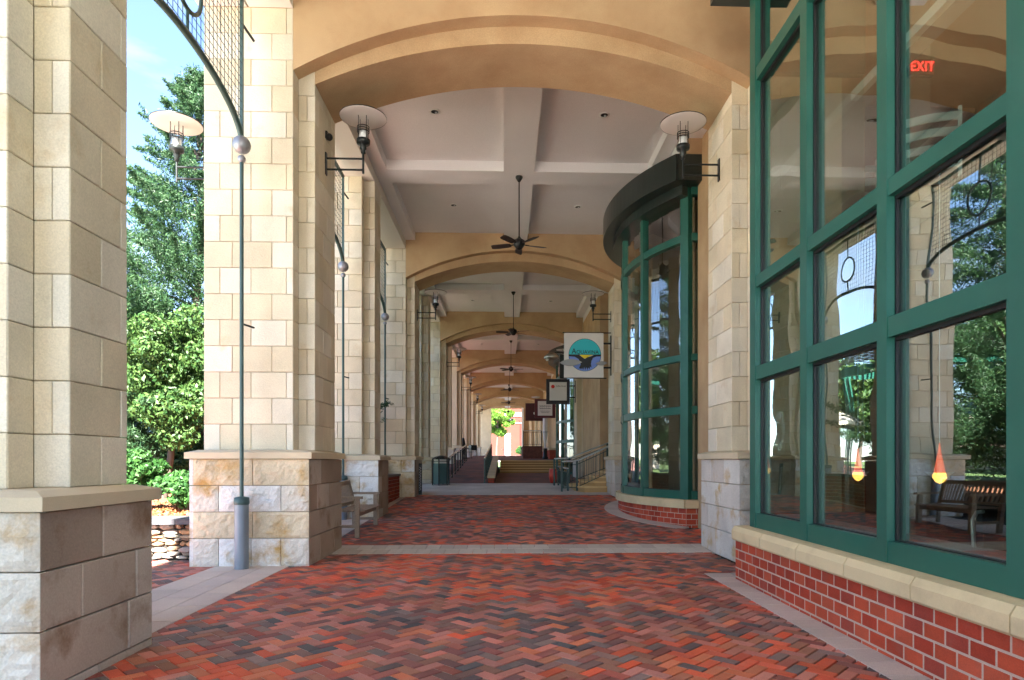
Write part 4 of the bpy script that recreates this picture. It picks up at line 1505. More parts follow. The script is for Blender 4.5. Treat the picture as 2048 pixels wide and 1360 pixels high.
MB().lathe([(0.33, 0.95), (0.335, 0.97), (0.20, 1.05), (0.06, 1.09), (0.001, 1.09)], (bx_, by_, bz_), 6, False).build("lid", M_IRON, lb)
MB().prism_z([(bx_ + 0.33 * math.cos(R(60 * i + 22)), by_ + 0.33 * math.sin(R(60 * i + 22))) for i in range(6)], bz_ + 0.865, bz_ + 0.885).build("mid_rail", M_BLACK, lb)

# slim black menu stand beside the second arch pier
ms = thing("menu_stand", (-2.62, 19.5, ground_z(19.5)), "slim black stand with a pale zigzag trim against the second arch pier", "menu stand")
zz = ground_z(19.5)
MB().box(-2.66, -2.56, 19.75, 19.80, zz, zz + 0.98).build("post", M_BLACK, ms)
MB().tube([(-2.61 + (0.025 if i % 2 else -0.025), 19.742, zz + 0.15 + i * 0.04) for i in range(19)], 0.008, 4).build("trim", M_DISH, ms)


# ------------------------------------------------------------------ ramp wall with railing
rw = thing("ramp_wall", (-0.55, 24.4, 0.576), "low brick wall with pale stone coping between ramp and steps", "wall")
M_FARBRICK = mat("ramp_wall_brick", (0.38, 0.06, 0.03), rough=0.85, var=0.3, vscale=10)


def slope_box(b, x0, x1, y0, y1, za0, zb0, za1, zb1):
    """za0/zb0 bottom/top at y0, za1/zb1 at y1"""
    b.add([(x0, y0, za0), (x1, y0, za0), (x1, y1, za1), (x0, y1, za1), (x0, y0, zb0), (x1, y0, zb0), (x1, y1, zb1), (x0, y1, zb1)],
          [(0, 3, 2, 1), (4, 5, 6, 7), (0, 1, 5, 4), (1, 2, 6, 5), (2, 3, 7, 6), (3, 0, 4, 7)])


def rz(y): return walk_z(y)


b = MB()
slope_box(b, -0.655, -0.40, 24.5, 37.1, 0.4, rz(24.5) + 0.20, 0.4, rz(37.1) + 0.22)
b.build("wall_core", mat("dark_wall_core", (0.10, 0.05, 0.035), rough=0.9), rw)
for r in range(2):
    for c in range(2):
        MB().box(-0.65 + c * 0.125, -0.535 + c * 0.125, 24.47, 24.5, 0.59 + r * 0.1, 0.675 + r * 0.1).build("brick", M_FARBRICK, rw)
y = 24.42
while y < 37:
    b = MB()
    y2 = min(y + 0.5, 37.1)
    slope_box(b, -0.68, -0.375, y, y2 - 0.02, rz(y) + 0.20, rz(y) + 0.29, rz(y2) + 0.20, rz(y2) + 0.29)
    b.build("coping_stone", mat("ramp_coping", (0.58, 0.45, 0.28), rough=0.8, var=0.15, vscale=3), rw)
    y = y2


def railing(name, pts, label, m_rail, m_post, h=0.95, step=0.13, posts=4):
    """pts: ground line"""
    t = thing(name, pts[0], label, "railing", "metal railings of the ramp and stair")
    P = [Vector(p) for p in pts]
    top = [p + Vector((0, 0, h)) for p in P]
    MB().tube(top, 0.030, 8).build("handrail", m_rail, t)
    b = MB()
    b.tube([p + Vector((0, 0, 0.12)) for p in P], 0.014, 6)
    b.tube([p + Vector((0, 0, h - 0.12)) for p in P], 0.014, 6)
    b.build("rail", m_post, t)
    for i in range(len(P) - 1):
        d = P[i + 1] - P[i]
        n = max(1, int(d.length / step))
        b = MB()
        for k in range(n + 1):
            q = P[i] + d * (k / n)
            b.tube([q + Vector((0, 0, 0.12)), q + Vector((0, 0, h - 0.12))], 0.008, 4, caps=False)
        b.build("baluster", m_post, t)['kind'] = 'stuff'
        n = max(1, round(d.length / 1.6))
        for k in range(n + 1):
            if k == n and i < len(P) - 2: continue
            q = P[i] + d * (k / n)
            MB().box(q.x - 0.03, q.x + 0.03, q.y - 0.03, q.y + 0.03, q.z, q.z + h).build("post", m_post, t)
    return t


railing("railing", [(-0.78, 24.5, rz(24.5)), (-0.78, 37, rz(37))], "green railing along the brick wall beside the ramp", M_SILVER, M_RAILG)
railing("railing", [(-2.20, 25.0, rz(25)), (-2.20, 36.5, rz(36.5))], "pale handrail on dark posts along the left side of the ramp", M_SILVER, M_BLACK, step=3.0)

# ------------------------------------------------------------------ side stair to the right
gz = ground_z(21.5)
ss_ = thing("entrance_stair", (3.0, 22.3, gz), "tan stone stair rising to the right between green railings", "steps")
for k in range(4):
    x0 = 2.30 + 0.36 * k
    z1 = gz + 0.155 * (k + 1)
    pts = [(x0 + 0.25, 20.55 + 0.08 * k), (6.6, 20.72), (6.6, 23.6), (x0 + 0.25, 23.6 - 0.08 * k), (x0 + 0.04, 23.3 - 0.08 * k), (x0, 22.9), (x0, 21.1), (x0 + 0.05, 20.8 + 0.08 * k)]
    if k == 0: pts[1] = (3.58, 20.5); pts[0] = (x0 + 0.25, 20.42)
    pts = [(a, bq) for a, bq in pts]
    MB().prism_z(pts[::1], z1 - (0.155 if k else 0.3), z1 - 0.05).build("riser", mat("stair_riser", (0.50, 0.30, 0.12), rough=0.8), ss_)
    cxm = 4.0
    MB().prism_z([((a - 0.03 if a < 3 + 0.36 * k and a < 6 else a), bq) for a, bq in pts], z1 - 0.05, z1).build("tread", M_STEP, ss_)
railing("railing", [(1.85, 20.75, gz - 0.03), (2.35, 20.75, gz), (3.45, 20.75, gz + 0.50)], "near green railing of the side stair with steel handrail", M_SILVER, M_RAILG, h=0.98)
railing("railing", [(1.80, 23.3, gz + 0.05), (2.35, 23.3, gz + 0.08), (3.75, 23.3, gz + 0.62), (6.2, 23.3, gz + 0.66)], "far green railing of the side stair with steel handrail", M_SILVER, M_RAILG, h=1.0)
railing("railing", [(2.05, 20.75, gz), (1.95, 23.3, gz + 0.05)][::-1], "short green railing panel at the foot of the side stair", M_SILVER, M_RAILG, h=0.72)
pt = thing("flower_pot", (1.85, 24.6, 0.58), "small red pot behind the stair railing posts", "pot")
MB().lathe([(0.001, 0), (0.10, 0), (0.15, 0.2), (0.16, 0.42), (0.13, 0.5), (0.15, 0.55), (0.001, 0.52)], (1.85, 24.6, 0.58), 14).build("pot_body", mat("red_glaze", (0.55, 0.05, 0.03), rough=0.3), pt)


# ------------------------------------------------------------------ hanging signs
def bracket(t, x0, x1, y, z0, z1):
    MB().box(x0 - 0.02, x0 + 0.02, y - 0.03, y + 0.03, z0 - 0.25, z1 + 0.25).build("wall_plate", M_BLACK, t)
    MB().tube([(x0, y, z1), (x1, y, z1)], 0.03, 8).build("bracket_arm", M_BLACK, t)
    MB().tube([(x0, y, z0), (x1, y, z0)], 0.03, 8).build("bracket_arm", M_BLACK, t)


def disc(b, cx, y, cz, r, a0=0, a1=360, n=40, th=0.012):
    pts = [(cx + r * math.cos(R(a0 + (a1 - a0) * i / n)), cz + r * math.sin(R(a0 + (a1 - a0) * i / n))) for i in range(n + (0 if a1 - a0 == 360 else 1))]
    b.prism_y(pts, y - th, y)
    return b


sy = 19.98
s1 = thing("hanging_sign", (3.3, sy, 4.76), "square white sign with turquoise circle and whale tail reading AQUAVINA", "sign")
x0, x1, z0, z1 = 1.86, 3.10, 4.06, 5.46
MB().box(x0, x1, sy, sy + 0.08, z0, z1).build("board", mat("sign_white", (0.68, 0.65, 0.61), rough=0.6, var=0.05), s1)
bracket(s1, 3.34, 3.1, sy + 0.04, 4.38, 5.14)
MB().box(x0 - 0.05, x1 + 0.24, sy + 0.02, sy + 0.06, z1, z1 + 0.03).build("top_bar", M_BLACK, s1)
MB().box(x0, x1 + 0.1, sy + 0.02, sy + 0.06, z0 - 0.03, z0).build("bottom_bar", M_BLACK, s1)
cx, cz, rr = (x0 + x1) / 2 + 0.03, 4.77, 0.50
disc(MB(), cx, sy, cz, rr + 0.015, th=0.004).build("circle_rim", mat("sign_dark_teal", (0.01, 0.08, 0.10)), s1)
disc(MB(), cx, sy - 0.004, cz, rr, 2, 178, th=0.004).build("sky_half", mat("sign_turquoise", (0.02, 0.50, 0.56), rough=0.5), s1)
disc(MB(), cx, sy - 0.004, cz, rr, 181, 359, th=0.004).build("sea_half", mat("sign_periwinkle", (0.16, 0.26, 0.68), rough=0.5), s1)
tail = [(-0.50, -0.0), (-0.50, -0.045), (-0.32, -0.06), (-0.20, -0.13), (-0.16, -0.22), (-0.13, -0.30), (-0.20, -0.44), (-0.15, -0.42), (-0.12, -0.47), (-0.09, -0.40), (-0.06, -0.48), (-0.02, -0.38),
        (0.01, -0.49), (0.04, -0.38), (0.08, -0.48), (0.10, -0.39), (0.15, -0.45), (0.16, -0.36), (0.21, -0.40), (0.19, -0.28), (0.21, -0.18), (0.26, -0.09), (0.36, -0.05), (0.50, -0.045), (0.50, 0.0),
        (0.30, 0.0), (0.16, -0.06), (0.08, -0.07), (0.0, -0.13), (-0.07, -0.08), (-0.18, -0.0)]
tb = MB()
pts = [(cx + a, cz + c) for a, c in tail]
tb.prism_y(pts, sy - 0.014, sy - 0.008)
tb.build("whale_tail", M_BLACK, s1)
MB().prism_y([(cx - 0.17, cz + 0.0), (cx - 0.01, cz - 0.12), (cx + 0.09, cz - 0.07), (cx + 0.27, cz + 0.0)], sy - 0.012, sy - 0.0085).build("yellow_sun", mat("sign_yellow", (0.80, 0.62, 0.02)), s1)
text("A", 0.25, (cx - 0.345, sy - 0.012, cz + 0.11), M_BLACK, s1, sx=0.9)
text("QUAVINA", 0.165, (cx + 0.085, sy - 0.012, cz + 0.085), M_BLACK, s1, sx=0.95)


def fish(x, z, l, h, yb):
    n = 10
    up = [(x - l / 2 + l * i / n, z + h / 2 * math.sin(math.pi * i / n) ** 0.8 + 0.02 * (i / n - .5)) for i in range(n + 1)]
    lo = [(x - l / 2 + l * i / n, z - h / 2 * math.sin(math.pi * i / n) ** 0.8 + 0.02 * (i / n - .5)) for i in range(n - 1, 0, -1)]
    poly = (up + lo)[::-1]
    MB().prism_y(poly, yb - 0.03, yb).build("metal_fish", mat("dull_zinc", (0.30, 0.30, 0.30), rough=0.5, metal=0.3), s1)


fish(2.06, 4.52, 0.70, 0.22, sy - 0.06)
fish(3.03, 4.50, 0.38, 0.13, sy - 0.06)

sy = 30.2
s2 = thing("hanging_sign", (3.3, sy, 4.73), "black framed sign with pale face, red mark and coffee lettering", "sign")
MB().box(1.96, 3.08, sy, sy + 0.12, 4.13, 5.32).build("frame", mat("sign_black", (0.012, 0.010, 0.018), rough=0.5), s2)
MB().box(2.11, 2.93, sy - 0.01, sy, 4.30, 5.17).build("face", mat("sign_pale_grey", (0.80, 0.76, 0.73), rough=0.6), s2)
bracket(s2, 3.34, 3.08, sy + 0.06, 4.45, 5.0)
disc(MB(), 2.27, sy - 0.01, 4.96, 0.085, n=16, th=0.006).build("red_mark", mat("sign_red", (0.70, 0.03, 0.02)), s2)
text("Coffee House", 0.115, (2.65, sy - 0.015, 4.98), mat("sign_brown_ink", (0.12, 0.07, 0.04)), s2, sx=0.72)
sy = 40.4
s3 = thing("hanging_sign", (3.3, sy, 4.76), "maroon framed sign with pale face and two lines of script", "sign")
MB().box(1.88, 3.20, sy, sy + 0.12, 4.15, 5.35).build("frame", mat("sign_maroon", (0.10, 0.008, 0.018), rough=0.5), s3)
MB().box(2.08, 3.0, sy - 0.01, sy, 4.30, 5.22).build("face", mat("sign_pale_grey"), s3)
b = MB()
for (zc, am, w_) in ((4.90, 0.07, 0.7), (4.76, 0.05, 0.7), (4.58, 0.02, 0.6), (4.50, 0.02, 0.5)):
    n = 36
    b.tube([(2.54 - w_ / 2 + w_ * i / n, sy - 0.02, zc + am * math.sin(i * 2.1) * (0.5 + 0.5 * math.sin(i * 0.9))) for i in range(n + 1)], 0.013 if am > 0.03 else 0.008, 4)
b.build("script_lines", M_BLACK, s3)
MB().tube([(3.34, sy + 0.06, 4.9), (3.2, sy + 0.06, 4.9)], 0.03, 6).build("bracket_arm", M_BLACK, s3)
MB().lathe([(0.001, 0.0), (0.2, 0.02), (0.3, 0.08), (0.001, 0.12)], (1.95, sy, 5.40), 16).build("sign_lamp", M_DISH, s3)
sy = 50.6
s4 = thing("hanging_sign", (3.3, sy, 5.2), "plain dark maroon sign farthest down the walk", "sign")
MB().box(1.62, 3.3, sy, sy + 0.12, 4.60, 6.0).build("board", mat("sign_dark_maroon", (0.055, 0.006, 0.012), rough=0.5), s4)
disc(MB(), 2.35, sy, 5.2, 0.10, n=12, th=0.01).build("pale_mark", mat("sign_pale_grey"), s4)
MB().tube([(3.34, sy + 0.06, 5.7), (3.3, sy + 0.06, 5.7)], 0.03, 6).build("bracket_arm", M_BLACK, s4)
dl = thing("dish_lamp", (2.7, 29.0, 5.7), "silver dish lamp jutting out left of the whale tail sign", "lamp")
MB().lathe([(0.001, 0.22), (0.14, 0.20), (0.30, 0.08), (0.36, -0.04), (0.34, -0.05), (0.2, 0.02), (0.001, 0.05)], (2.12, 29.0, 6.15), 20).build("shade", M_SILVER, dl)
MB().ball((1.92, 29.0, 6.05), 0.07, 12).build("bulb", M_LAMPGLASS, dl)
MB().tube([(2.12, 29.0, 6.35), (2.6, 29.1, 6.4), (3.34, 29.6, 6.4)], 0.025, 6).build("arm", M_BLACK, dl)
MB().box(2.5, 2.85, 29.1, 29.3, 5.2, 6.3).build("housing", M_IRON, dl)


# ------------------------------------------------------------------ café chairs and table in black, ramp's far end
def cafe_chair(x, y, z, a, label):
    t = thing("cafe_chair", (x, y, z), label, "chair", "black metal cafe chairs on the left of the upper walk")
    b = MB().box(-0.21, 0.21, -0.21, 0.21, 0.44, 0.47)
    parts = [("seat", b), ("backrest", MB().box(-0.21, 0.21, 0.19, 0.22, 0.55, 0.92))]
    for (lx_, ly_) in ((-0.19, -0.19), (0.19, -0.19), (-0.19, 0.2), (0.19, 0.2)):
        parts.append(("leg", MB().tube([(lx_ * 1.15, ly_ * 1.15, 0), (lx_, ly_, 0.45 if ly_ < 0 else 0.92)], 0.014, 6)))
    parts.append(("armrest", MB().tube([(-0.21, 0.2, 0.68), (-0.23, -0.18, 0.68), (-0.21, -0.2, 0.46)], 0.014, 6)))
    parts.append(("armrest", MB().tube([(0.21, 0.2, 0.68), (0.23, -0.18, 0.68), (0.21, -0.2, 0.46)], 0.014, 6)))
    for n_, bb in parts:
        me = bb.mesh(n_, M_BLACK)
        o = bpy.data.objects.new(n_, me)
        COL.objects.link(o)
        o.parent = t
    t.rotation_euler = (0, 0, a)
    return t


uz = upper_z(43)
cafe_chair(-3.05, 41.6, upper_z(41.6), R(20), "black cafe chair nearest on the upper walk, left of the ramp")
cafe_chair(-2.5, 42.3, upper_z(42.3), R(-60), "black cafe chair right of the nearest one")
cafe_chair(-3.1, 43.6, upper_z(43.6), R(100), "black cafe chair tight against the distant pier")
cafe_chair(-2.2, 44.0, upper_z(44), R(200), "black cafe chair behind the small table")
ct_ = thing("cafe_table", (-2.7, 43.1, uz), "small round black cafe table among the black chairs", "table")
MB().lathe([(0.001, 0.72), (0.38, 0.72), (0.38, 0.69), (0.001, 0.69)], (-2.7, 43.1, uz), 20, False).build("table_top", M_BLACK, ct_)
MB().tube([(-2.7, 43.1, uz), (-2.7, 43.1, uz + 0.7)], 0.03, 8).build("pedestal", M_BLACK, ct_)
MB().lathe([(0.26, 0), (0.24, 0.02), (0.03, 0.05)], (-2.7, 43.1, uz), 16).build("foot", M_BLACK, ct_)
pu = thing("folded_umbrella", (-2.75, 42.2, uz), "black folded parasol standing among the black chairs", "parasol")
MB().lathe([(0.03, 0.25), (0.16, 0.5), (0.14, 1.0), (0.07, 1.35), (0.001, 1.4)], (-2.75, 42.2, uz), 10).build("canopy", M_BLACK, pu)
MB().lathe([(0.2, 0), (0.2, 0.06), (0.03, 0.1), (0.03, 0.4)], (-2.75, 42.2, uz), 12).build("base", M_BLACK, pu)

# right of the steps: raised brick terrace, railing, folded parasol
tz = upper_z(44)
tr = thing("brick_terrace", (1.9, 44, tz), "dark brick terrace block at the right beyond the steps", "terrace")
MB().box(1.22, 2.55, 43.5, 48.5, tz - 0.2, tz + 0.85).build("brick_block", mat("dark_terrace_brick", (0.12, 0.045, 0.03), rough=0.9, var=0.3, vscale=12), tr)
MB().box(2.9, 3.6, 41.5, 49.5, tz - 0.3, tz + 0.55).build("brick_block", M_FARBRICK, tr)
MB().box(2.85, 3.6, 41.4, 49.5, tz + 0.55, tz + 0.68).build("coping", M_SILL, tr)
railing("railing", [(1.26, 43.6, tz + 0.85), (2.5, 43.6, tz + 0.85)], "black railing on the dark brick terrace block", M_SILVER, M_BLACK, h=1.05)
wu = thing("folded_parasol", (2.62, 41.5, upper_z(41.5)), "closed white parasol in a black stand beyond the steps", "parasol")
c = (2.62, 41.5, upper_z(41.5))
MB().lathe([(0.001, 0), (0.2, 0), (0.2, 0.1), (0.13, 0.2), (0.13, 0.7), (0.001, 0.72)], c, 14).build("base", M_BLACK, wu)
MB().lathe([(0.05, 0.7), (0.06, 1.0), (0.12, 1.3), (0.16, 1.8), (0.165, 2.7), (0.12, 3.1), (0.001, 3.2)], c, 14).build("canopy", M_WHITE, wu)
MB().lathe([(0.15, 1.72), (0.175, 1.74), (0.175, 1.80), (0.155, 1.82)], c, 14).build("strap", M_SILVER, wu)

# far end wall with the bright opening
ew = thing("end_wall", (0.2, 80, 2), "cream wall framing the bright opening at the end of the arcade", "wall")
MB().box(-4.3, -1.72, 80, 80.8, 2.0, 9.5).build("left_pillar", M_CAP, ew)
MB().box(2.14, 5.2, 80, 80.8, 2.0, 9.5).build("right_pillar", M_STUCCO, ew)
MB().box(2.05, 2.32, 79.6, 79.99, 2.0, 8.2).build("white_post", M_WHITE, ew)
MB().box(-1.72, 2.14, 80, 80.8, 8.0, 9.5).build("lintel", M_STUCCO, ew)


# ------------------------------------------------------------------ foliage
def leaves(center_fn, n, size, seedv, asp=0.45):
    r_ = random.Random(seedv)
    vs, fs = [], []
    for _ in range(n):
        res = center_fn(r_)
        if res is None: continue
        p, nrm = res
        s_ = size * r_.uniform(0.6, 1.35)
        a = Vector((r_.gauss(0, 1), r_.gauss(0, 1), r_.gauss(0, 0.7)))
        a = (a + nrm * 0.8)
        u = a.cross(Vector((r_.gauss(0, 1), r_.gauss(0, 1), r_.gauss(0, 1))))
        if u.length < 1e-3: continue
        u.normalize()
        v = a.cross(u)
        if v.length < 1e-3: continue
        v.normalize()
        k = len(vs)
        vs += [p - u * s_, p + v * s_ * asp, p + u * s_, p - v * s_ * asp]
        fs.append((k, k + 1, k + 2, k + 3))
    b = MB()
    b.v = [tuple(v) for v in vs]
    b.f = fs
    b.sm = [False] * len(fs)
    return b


def clumps_fn(clumps, shell=0.55):
    tot = sum(c[3] ** 2 for c in clumps)

    def fn(r_):
        t = r_.random() * tot
        for c in clumps:
            t -= c[3] ** 2
            if t <= 0: break
        d = Vector((r_.gauss(0, 1), r_.gauss(0, 1), r_.gauss(0, 1))).normalized()
        rad = c[3] * (shell + (1 - shell) * r_.random() ** 0.6) * (1 + 0.25 * noise.noise(Vector((c[0], c[1], c[2])) + d * 2.5))
        sq = c[4] if len(c) > 4 else 0.75
        if len(c) > 5:      # feathery spray: spread along the outward drooping axis
            t_ = r_.random() ** 0.8
            ax = c[5]
            g_ = 0.30 * c[3] * (1.15 - t_)
            return Vector((c[0] + ax[0] * t_ + r_.gauss(0, g_), c[1] + ax[1] * t_ + r_.gauss(0, g_), c[2] + ax[2] * t_ + r_.gauss(0, g_ * 0.55))), d
        return Vector((c[0] + d.x * rad, c[1] + d.y * rad, c[2] + d.z * rad * sq)), d
    return fn


ML_CEDAR = leaf_mat("cedar_needles", (0.014, 0.050, 0.022), (0.055, 0.115, 0.042))
ML_BRIGHT = leaf_mat("bright_leaves", (0.06, 0.17, 0.02), (0.17, 0.30, 0.04), 0.35)
ML_HOLLY = leaf_mat("holly_leaves", (0.018, 0.062, 0.016), (0.075, 0.135, 0.032), 0.22)
ML_BUSH = leaf_mat("bush_leaves", (0.016, 0.065, 0.016), (0.06, 0.16, 0.035), 0.3)
ML_DARK = leaf_mat("dark_leaves", (0.02, 0.06, 0.02), (0.06, 0.14, 0.04), 0.3)


def tree(name, x, y, z, trunk_r, h, clumps, n, size, lm, label, cat, seedv, group=None, limbs=7, asp=0.45):
    t = thing(name, (x, y, z), label, cat, group)
    r_ = random.Random(seedv)
    b = MB()
    pts = []
    k = 7
    for i in range(k):
        f = i / (k - 1)
        pts.append((x + 0.12 * math.sin(f * 5 + seedv), y + 0.12 * math.cos(f * 4 + seedv), z + h * f))
    b.tube(pts, [trunk_r * (1 - 0.8 * i / (k - 1)) for i in range(k)], 9)
    for c in clumps[:: max(1, len(clumps) // max(1, limbs))]:
        zb = min(z + h * 0.9, max(z + h * 0.15, c[2] - c[3] * 0.8))
        b.tube([(x, y, zb), ((x + c[0]) / 2, (y + c[1]) / 2, (zb + c[2]) / 2 + 0.1), (c[0], c[1], c[2])], [trunk_r * 0.35, trunk_r * 0.25, trunk_r * 0.08], 6)
    b.build("trunk", M_BARK, t)
    leaves(clumps_fn(clumps), n, size, seedv, asp).build("crown", lm, t)
    return t


def conifer_clumps(x, y, z0, h, r0, seedv, n=60):
    r_ = random.Random(seedv)
    cl = []
    for i in range(n):
        f = (i + r_.random()) / n
        a = r_.uniform(0, 2 * math.pi)
        rr = r0 * ((1 - f) ** 0.8 + 0.06) * r_.uniform(0.6, 1.15)
        a0 = r_.uniform(0.05, 0.45) * rr
        cl.append((x + a0 * math.cos(a), y + a0 * math.sin(a), z0 + h * f, r_.uniform(0.55, 1.1) * (1.15 - 0.6 * f), 0.6,
                   (rr * math.cos(a) * 0.9, rr * math.sin(a) * 0.9, rr * r_.uniform(0.05, 0.5))))
    return cl


def blob_clumps(x, y, z, rx, rz_, n, cr0, seedv):
    r_ = random.Random(seedv)
    cl = []
    for i in range(n):
        d = Vector((r_.gauss(0, 1), r_.gauss(0, 1), r_.gauss(0, 1))).normalized() * r_.random() ** 0.4
        cl.append((x + d.x * rx, y + d.y * rx, z + d.z * rz_, cr0 * r_.uniform(0.6, 1.3)))
    return cl


GT = "garden trees beyond the arcade"
tree("cedar_tree", -8.25, 17.5, 0.2, 0.15, 10.8, conifer_clumps(-8.25, 17.5, 1.0, 10.8, 3.9, 3, 300) + blob_clumps(-8.9, 16.9, 6.4, 1.1, 1.5, 16, 0.5, 33), 230000, 0.055, ML_CEDAR, "tall loose cedar rising against the sky beside the hanging lamp", "tree", 3, GT, 40, 0.22)
tree("holly_tree", -7.0, 13.4, 0.3, 0.09, 3.6, blob_clumps(-7.0, 13.4, 3.2, 0.95, 1.9, 26, 0.42, 5), 26000, 0.05, ML_HOLLY, "light green small leaved tree in front of the cedar, against the wide pier", "tree", 5, GT)
tree("juniper_tree", -9.4, 15.6, 0.4, 0.12, 5.6, blob_clumps(-9.4, 15.6, 3.9, 1.5, 2.8, 46, 0.55, 15), 90000, 0.05, ML_CEDAR, "dense dark green juniper filling the gap below the loose cedar", "tree", 15, GT, 12, 0.25)
tree("maple_tree", -13.2, 19.0, 0.2, 0.16, 6.5, blob_clumps(-13.2, 19.0, 5.4, 2.2, 2.6, 24, 0.8, 8), 26000, 0.09, ML_BRIGHT, "bright green leafy tree at the edge of the nearest pier", "tree", 8, GT)
tree("shade_tree", -11.8, 15.8, 0.2, 0.11, 4.6, blob_clumps(-11.6, 16.5, 4.6, 1.5, 1.2, 16, 0.7, 9), 14000, 0.07, ML_DARK, "dark slender trunk and dark crown behind the bright shrub", "tree", 9, GT)


def shrub(name, x, y, z, r, hz, n, size, lm, label, seedv):
    t = thing(name, (x, y, z), label, "shrub", "shrubs in the garden bed")
    r_ = random.Random(seedv)
    cl = blob_clumps(x, y, z + hz * 0.55, r * 0.62, hz * 0.35, 14, r * 0.38, seedv)
    b = MB()
    for c in cl[:8]:
        b.tube([(x + r_.uniform(-.05, .05), y + r_.uniform(-.05, .05), z - 0.05), (c[0], c[1], c[2])], [0.018, 0.006], 5)
    b.build("stems", M_BARK, t)
    leaves(clumps_fn(cl, 0.4), n, size, seedv).build("foliage", lm, t)


MULCH_Z = 0.60
shrub("shrub", -6.15, 10.9, MULCH_Z, 0.62, 1.0, 9000, 0.045, ML_BUSH, "rounded green shrub just above the stone retaining wall", 21)
shrub("shrub", -5.3, 10.7, MULCH_Z, 0.45, 0.75, 5000, 0.042, ML_BUSH, "small green shrub tucked behind the wide pier's pedestal", 24)
shrub("shrub", -8.6, 13.2, MULCH_Z, 0.85, 1.7, 12000, 0.055, ML_BRIGHT, "bright lime shrub beside the nearest pier", 22)
shrub("shrub", -7.7, 12.4, MULCH_Z, 0.8, 1.0, 7000, 0.06, ML_DARK, "dark shaded shrub between the lime shrub and the rounded one", 23)
shrub("shrub", -7.3, 14.8, MULCH_Z, 1.0, 1.8, 14000, 0.06, ML_CEDAR, "broad dark green juniper behind the rounded shrub", 25)
shrub("shrub", -9.6, 11.3, MULCH_Z, 0.7, 0.9, 6000, 0.05, ML_BUSH, "green shrub hidden mostly by the nearest pier", 26)

# retaining wall of dry field stone with slate coping
dw = thing("stone_retaining_wall", (-7, 9.45, 0), "dry stacked field stone retaining wall with dark slate coping", "wall")
MB().box(-12, -4.55, 9.56, 9.95, -0.2, 0.52).build("wall_core", mat("wall_dark_core", (0.03, 0.025, 0.02), rough=1), dw)
FT = [(0.36, 0.24, 0.13), (0.30, 0.26, 0.21), (0.42, 0.33, 0.22), (0.22, 0.19, 0.17), (0.40, 0.24, 0.12), (0.48, 0.42, 0.34), (0.20, 0.13, 0.08)]


def field_stone(w_, h_, d_, sd):
    r_ = random.Random(sd)
    b = MB()
    n = 8
    prof = []
    for i in range(n):
        a = 2 * math.pi * i / n + 0.35
        ex_ = 2.6
        cx_, sz_ = math.cos(a), math.sin(a)
        m_ = (abs(cx_) ** ex_ + abs(sz_) ** ex_) ** (-1 / ex_)
        prof.append((cx_ * m_ * w_ / 2 * r_.uniform(0.78, 1.05), sz_ * m_ * h_ / 2 * r_.uniform(0.78, 1.05)))
    vs = [(x, 0, z) for x, z in prof] + [(x * 0.95, -d_ * 0.7, z * 0.93) for x, z in prof] + [(x * 0.62 + r_.uniform(-.01, .01), -d_, z * 0.55) for x, z in prof]
    b.add(vs, [(i, (i + 1) % n, n + (i + 1) % n, n + i) for i in range(n)] + [(n + i, n + (i + 1) % n, 2 * n + (i + 1) % n, 2 * n + i) for i in range(n)])
    b.add([(q[0],q[1],q[2]) for q in vs[2 * n:]], [tuple(range(n))])
    return b.mesh("stone", M_FIELD)


z = 0.0
row = 0
while z < 0.50:
    hh = rnd.choice([0.05, 0.07, 0.085, 0.06])
    x = -11.5 if row < 0 else -8.6
    x -= rnd.random() * 0.1
    while x < -4.6:
        ww = rnd.uniform(0.10, 0.26)
        h2 = hh * rnd.uniform(0.85, 1.15)
        me = field_stone(ww * 1.0, h2 * 1.12, rnd.uniform(0.05, 0.11), rnd.randint(0, 9999))
        k = rnd.uniform(0.6, 1.15)
        o = place("stone", me, dw, (x + ww / 2, 9.57, z + hh / 2 + rnd.uniform(-.012, .012)), tuple(v * k for v in rnd.choice(FT)), (0, rnd.uniform(-.10, .10), 0))
        x += ww
    z += hh * 0.98
    row += 1
x = -11.0
while x < -4.6:
    MB().box(x, x + 0.88, 9.40, 9.98, 0.522, 0.60).build("coping_slab", M_DARKSTONE, dw)
    x += 0.89
b = MB()
nx, ny = 60, 50
vs = []
for j in range(ny + 1):
    for i in range(nx + 1):
        x, y = -16 + 11.3 * i / nx, 9.9 + 9 * j / ny
        vs.append((x, y, 0.56 + 0.05 * noise.noise(Vector((x * 2, y * 2, 0))) + 0.02 * noise.noise(Vector((x * 8, y * 8, 0))) + 0.03 * (y - 10)))
b.add(vs, [(j * (nx + 1) + i, j * (nx + 1) + i + 1, (j + 1) * (nx + 1) + i + 1, (j + 1) * (nx + 1) + i) for j in range(ny) for i in range(nx)], True)
tag(b.build("mulch_bed", M_MULCH), kind='structure')
b = leaves(lambda r_: (Vector((r_.uniform(-9.5, -4.8), r_.uniform(9.95, 13), 0.60 + r_.random() * 0.04)), Vector((0, 0, 1))), 4500, 0.035, 77)
tag(b.build("bark_litter", leaf_mat("bark_chips", (0.12, 0.05, 0.02), (0.40, 0.17, 0.07), 0.0)), "scattered orange bark chips and fallen leaves on the planting bed", "bark chips", kind='stuff')
# lawn beyond
b = MB()
b.add([(-60, 18.9, 0.62), (-4.6, 18.9, 0.62), (-4.6, 60, 1.4), (-60, 60, 1.4)], [(0, 1, 2, 3)])
tag(b.build("lawn", M_GRASS), kind='structure')
